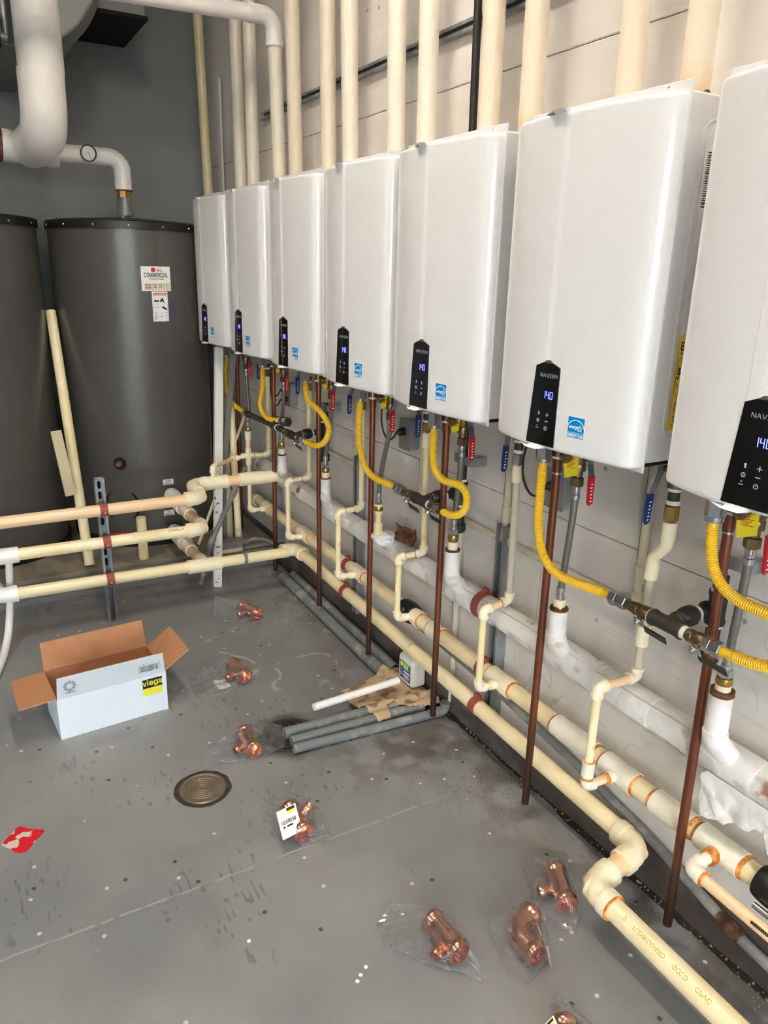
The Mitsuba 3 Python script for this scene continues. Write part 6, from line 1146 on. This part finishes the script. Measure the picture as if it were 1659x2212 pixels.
def add_tee(lab, a, b, br, seed, tails, tag=None, r=0.0275):
    a, b = np.array(a), np.array(b); c = (a + b) / 2; z = r * 1.17 + 0.0025; c[2] = z; ax = unit((b - a) * [1, 1, 0]); L_ = 0.122
    core = ringpts(c + ax * (L_ / 2 + 0.008), ax, r * 1.28) + ringpts(c - ax * (L_ / 2 + 0.008), ax, r * 1.28) + ringpts(c + unit(br) * 0.072, br, 0.020)
    fitting(lab, tee_mesh(c, ax, br, r, L_), core, seed, tails, tag=tag)
add_tee('copper fitting farthest from the camera, in a clear bag below the back pipes', (-0.325, 3.212, 0), (-0.282, 3.076, 0), (-0.95, -0.1, -0.18), 1, [[(-0.44, 3.26, 0.05), (-0.47, 3.20, 0.003), (-0.40, 3.10, 0.003), (-0.43, 3.30, 0.07)]])
add_tee('copper fitting right of the cardboard box, in a flat clear bag', (-0.545, 2.69, 0), (-0.530, 2.56, 0), (-0.90, -0.35, -0.22), 2, [[(-0.72, 2.72, 0.004), (-0.735, 2.55, 0.003), (-0.60, 2.55, 0.003), (-0.72, 2.66, 0.018)]], tag=((-0.635, 2.565, 0.0025), (1, 0.1, 0), (-0.1, 1, 0), 0.05, 0.08))
add_tee('copper fitting left of the floor drain, in a clear bag', (-0.660, 2.215, 0), (-0.665, 2.085, 0), (-0.85, -0.35, -0.15), 3, [[(-0.52, 2.20, 0.03), (-0.545, 2.10, 0.004), (-0.555, 2.18, 0.045)], [(-0.795, 2.18, 0.02), (-0.80, 2.12, 0.005)]])
add_tee('copper fitting beside the saw-cut joint, in a clear bag with white label', (-0.672, 1.770, 0), (-0.672, 1.655, 0), (0.8, 0.2, 0.4), 4, [[(-0.62, 1.84, 0.02), (-0.70, 1.87, 0.008), (-0.745, 1.80, 0.02)], [(-0.58, 1.68, 0.003), (-0.60, 1.62, 0.02)]], tag=((-0.742, 1.642, 0.045), (0.95, 0.05, 0.12), (0.10, 0.75, 0.35), 0.062, 0.085))
add_tee('copper fitting in the lower middle of the floor, in a clear bag with pale tail', (-0.512, 1.225, 0), (-0.505, 1.105, 0), (-0.8, -0.5, -0.1), 5, [[(-0.63, 1.30, 0.004), (-0.64, 1.23, 0.004), (-0.57, 1.33, 0.02)], [(-0.475, 1.03, 0.004)]])
r_ = 0.0275; z_ = r_ * 1.17 + 0.0025
ea, ec, eb = np.array([-0.272, 1.118, z_]), np.array([-0.352, 1.100, z_]), np.array([-0.345, 1.012, z_])
fitting('copper fitting shaped as an elbow, in a clear bag left of the big jog pipe', elbow_mesh(ea, ec, eb), ringpts(ea + [0.008, 0, 0], ea - ec, r_ * 1.3) + ringpts(eb - [0, 0.008, 0], eb - ec, r_ * 1.3) + ringpts(ec + [-0.02, 0.02, 0], (1, 1, 0), r_ * 1.15), 6, [[(-0.42, 1.03, 0.004), (-0.40, 0.985, 0.004)]], tag=((-0.318, 0.990, 0.004), (-0.06, 0.25, 0.9), (0.35, 0.9, -0.1), 0.050, 0.085))
add_tee('copper fitting half hidden behind the jog elbow, in a clear bag by the wall', (-0.118, 1.215, 0), (-0.182, 1.085, 0), (-0.9, 0.3, -0.1), 7, [[(-0.16, 1.30, 0.004), (-0.25, 1.12, 0.004), (-0.20, 1.04, 0.004)]])
add_tee('copper fitting cut by the bottom edge, in a clear bag with white label', (-0.405, 0.855, 0), (-0.470, 0.760, 0), (0.8, -0.3, 0.2), 8, [[(-0.36, 0.93, 0.02), (-0.33, 0.86, 0.005)]], tag=((-0.500, 0.800, 0.052), (0.9, 0.15, 0.12), (0.1, 0.8, 0.3), 0.055, 0.05))

# ------------------------------------------------------------------ red scraper and white dots
from shapely.geometry import Polygon as _P2
sc_ = _P2([(-1.440, 2.046), (-1.388, 2.108), (-1.372, 2.086), (-1.323, 2.052), (-1.360, 2.010), (-1.380, 1.985), (-1.400, 1.990)]).buffer(-0.006).buffer(0.006)
single('plastic_scraper', extr(sc_, 0.0022, frame((0, 0, 0.0006), (1, 0, 0), (0, 1, 0), (0, 0, 1))), 'm_scraper', 'red plastic scraper smeared with dried filler lying on the floor', 'scraper', smooth=False)
for (x, y), cl in zip(((-0.928, 1.408), (-0.707, 1.207), (-0.728, 1.194), (-0.742, 1.183)), ('lone tiny white paper chip on the floor between saw-cut and bottom edge', 'farthest of the three tiny white chips grouped near the bottom edge', 'middle one of the three tiny white chips grouped near the bottom edge', 'nearest of the three tiny white chips grouped near the bottom edge')):
    single('white_chip', lathe([(0, 0.0), (0, 0.0052), (0.0009, 0.0046), (0.0012, 0)], (x, y, 0.0004), (0, 0, 1), 14), 'm_dot', cl, 'chip', 'white chips on the floor')
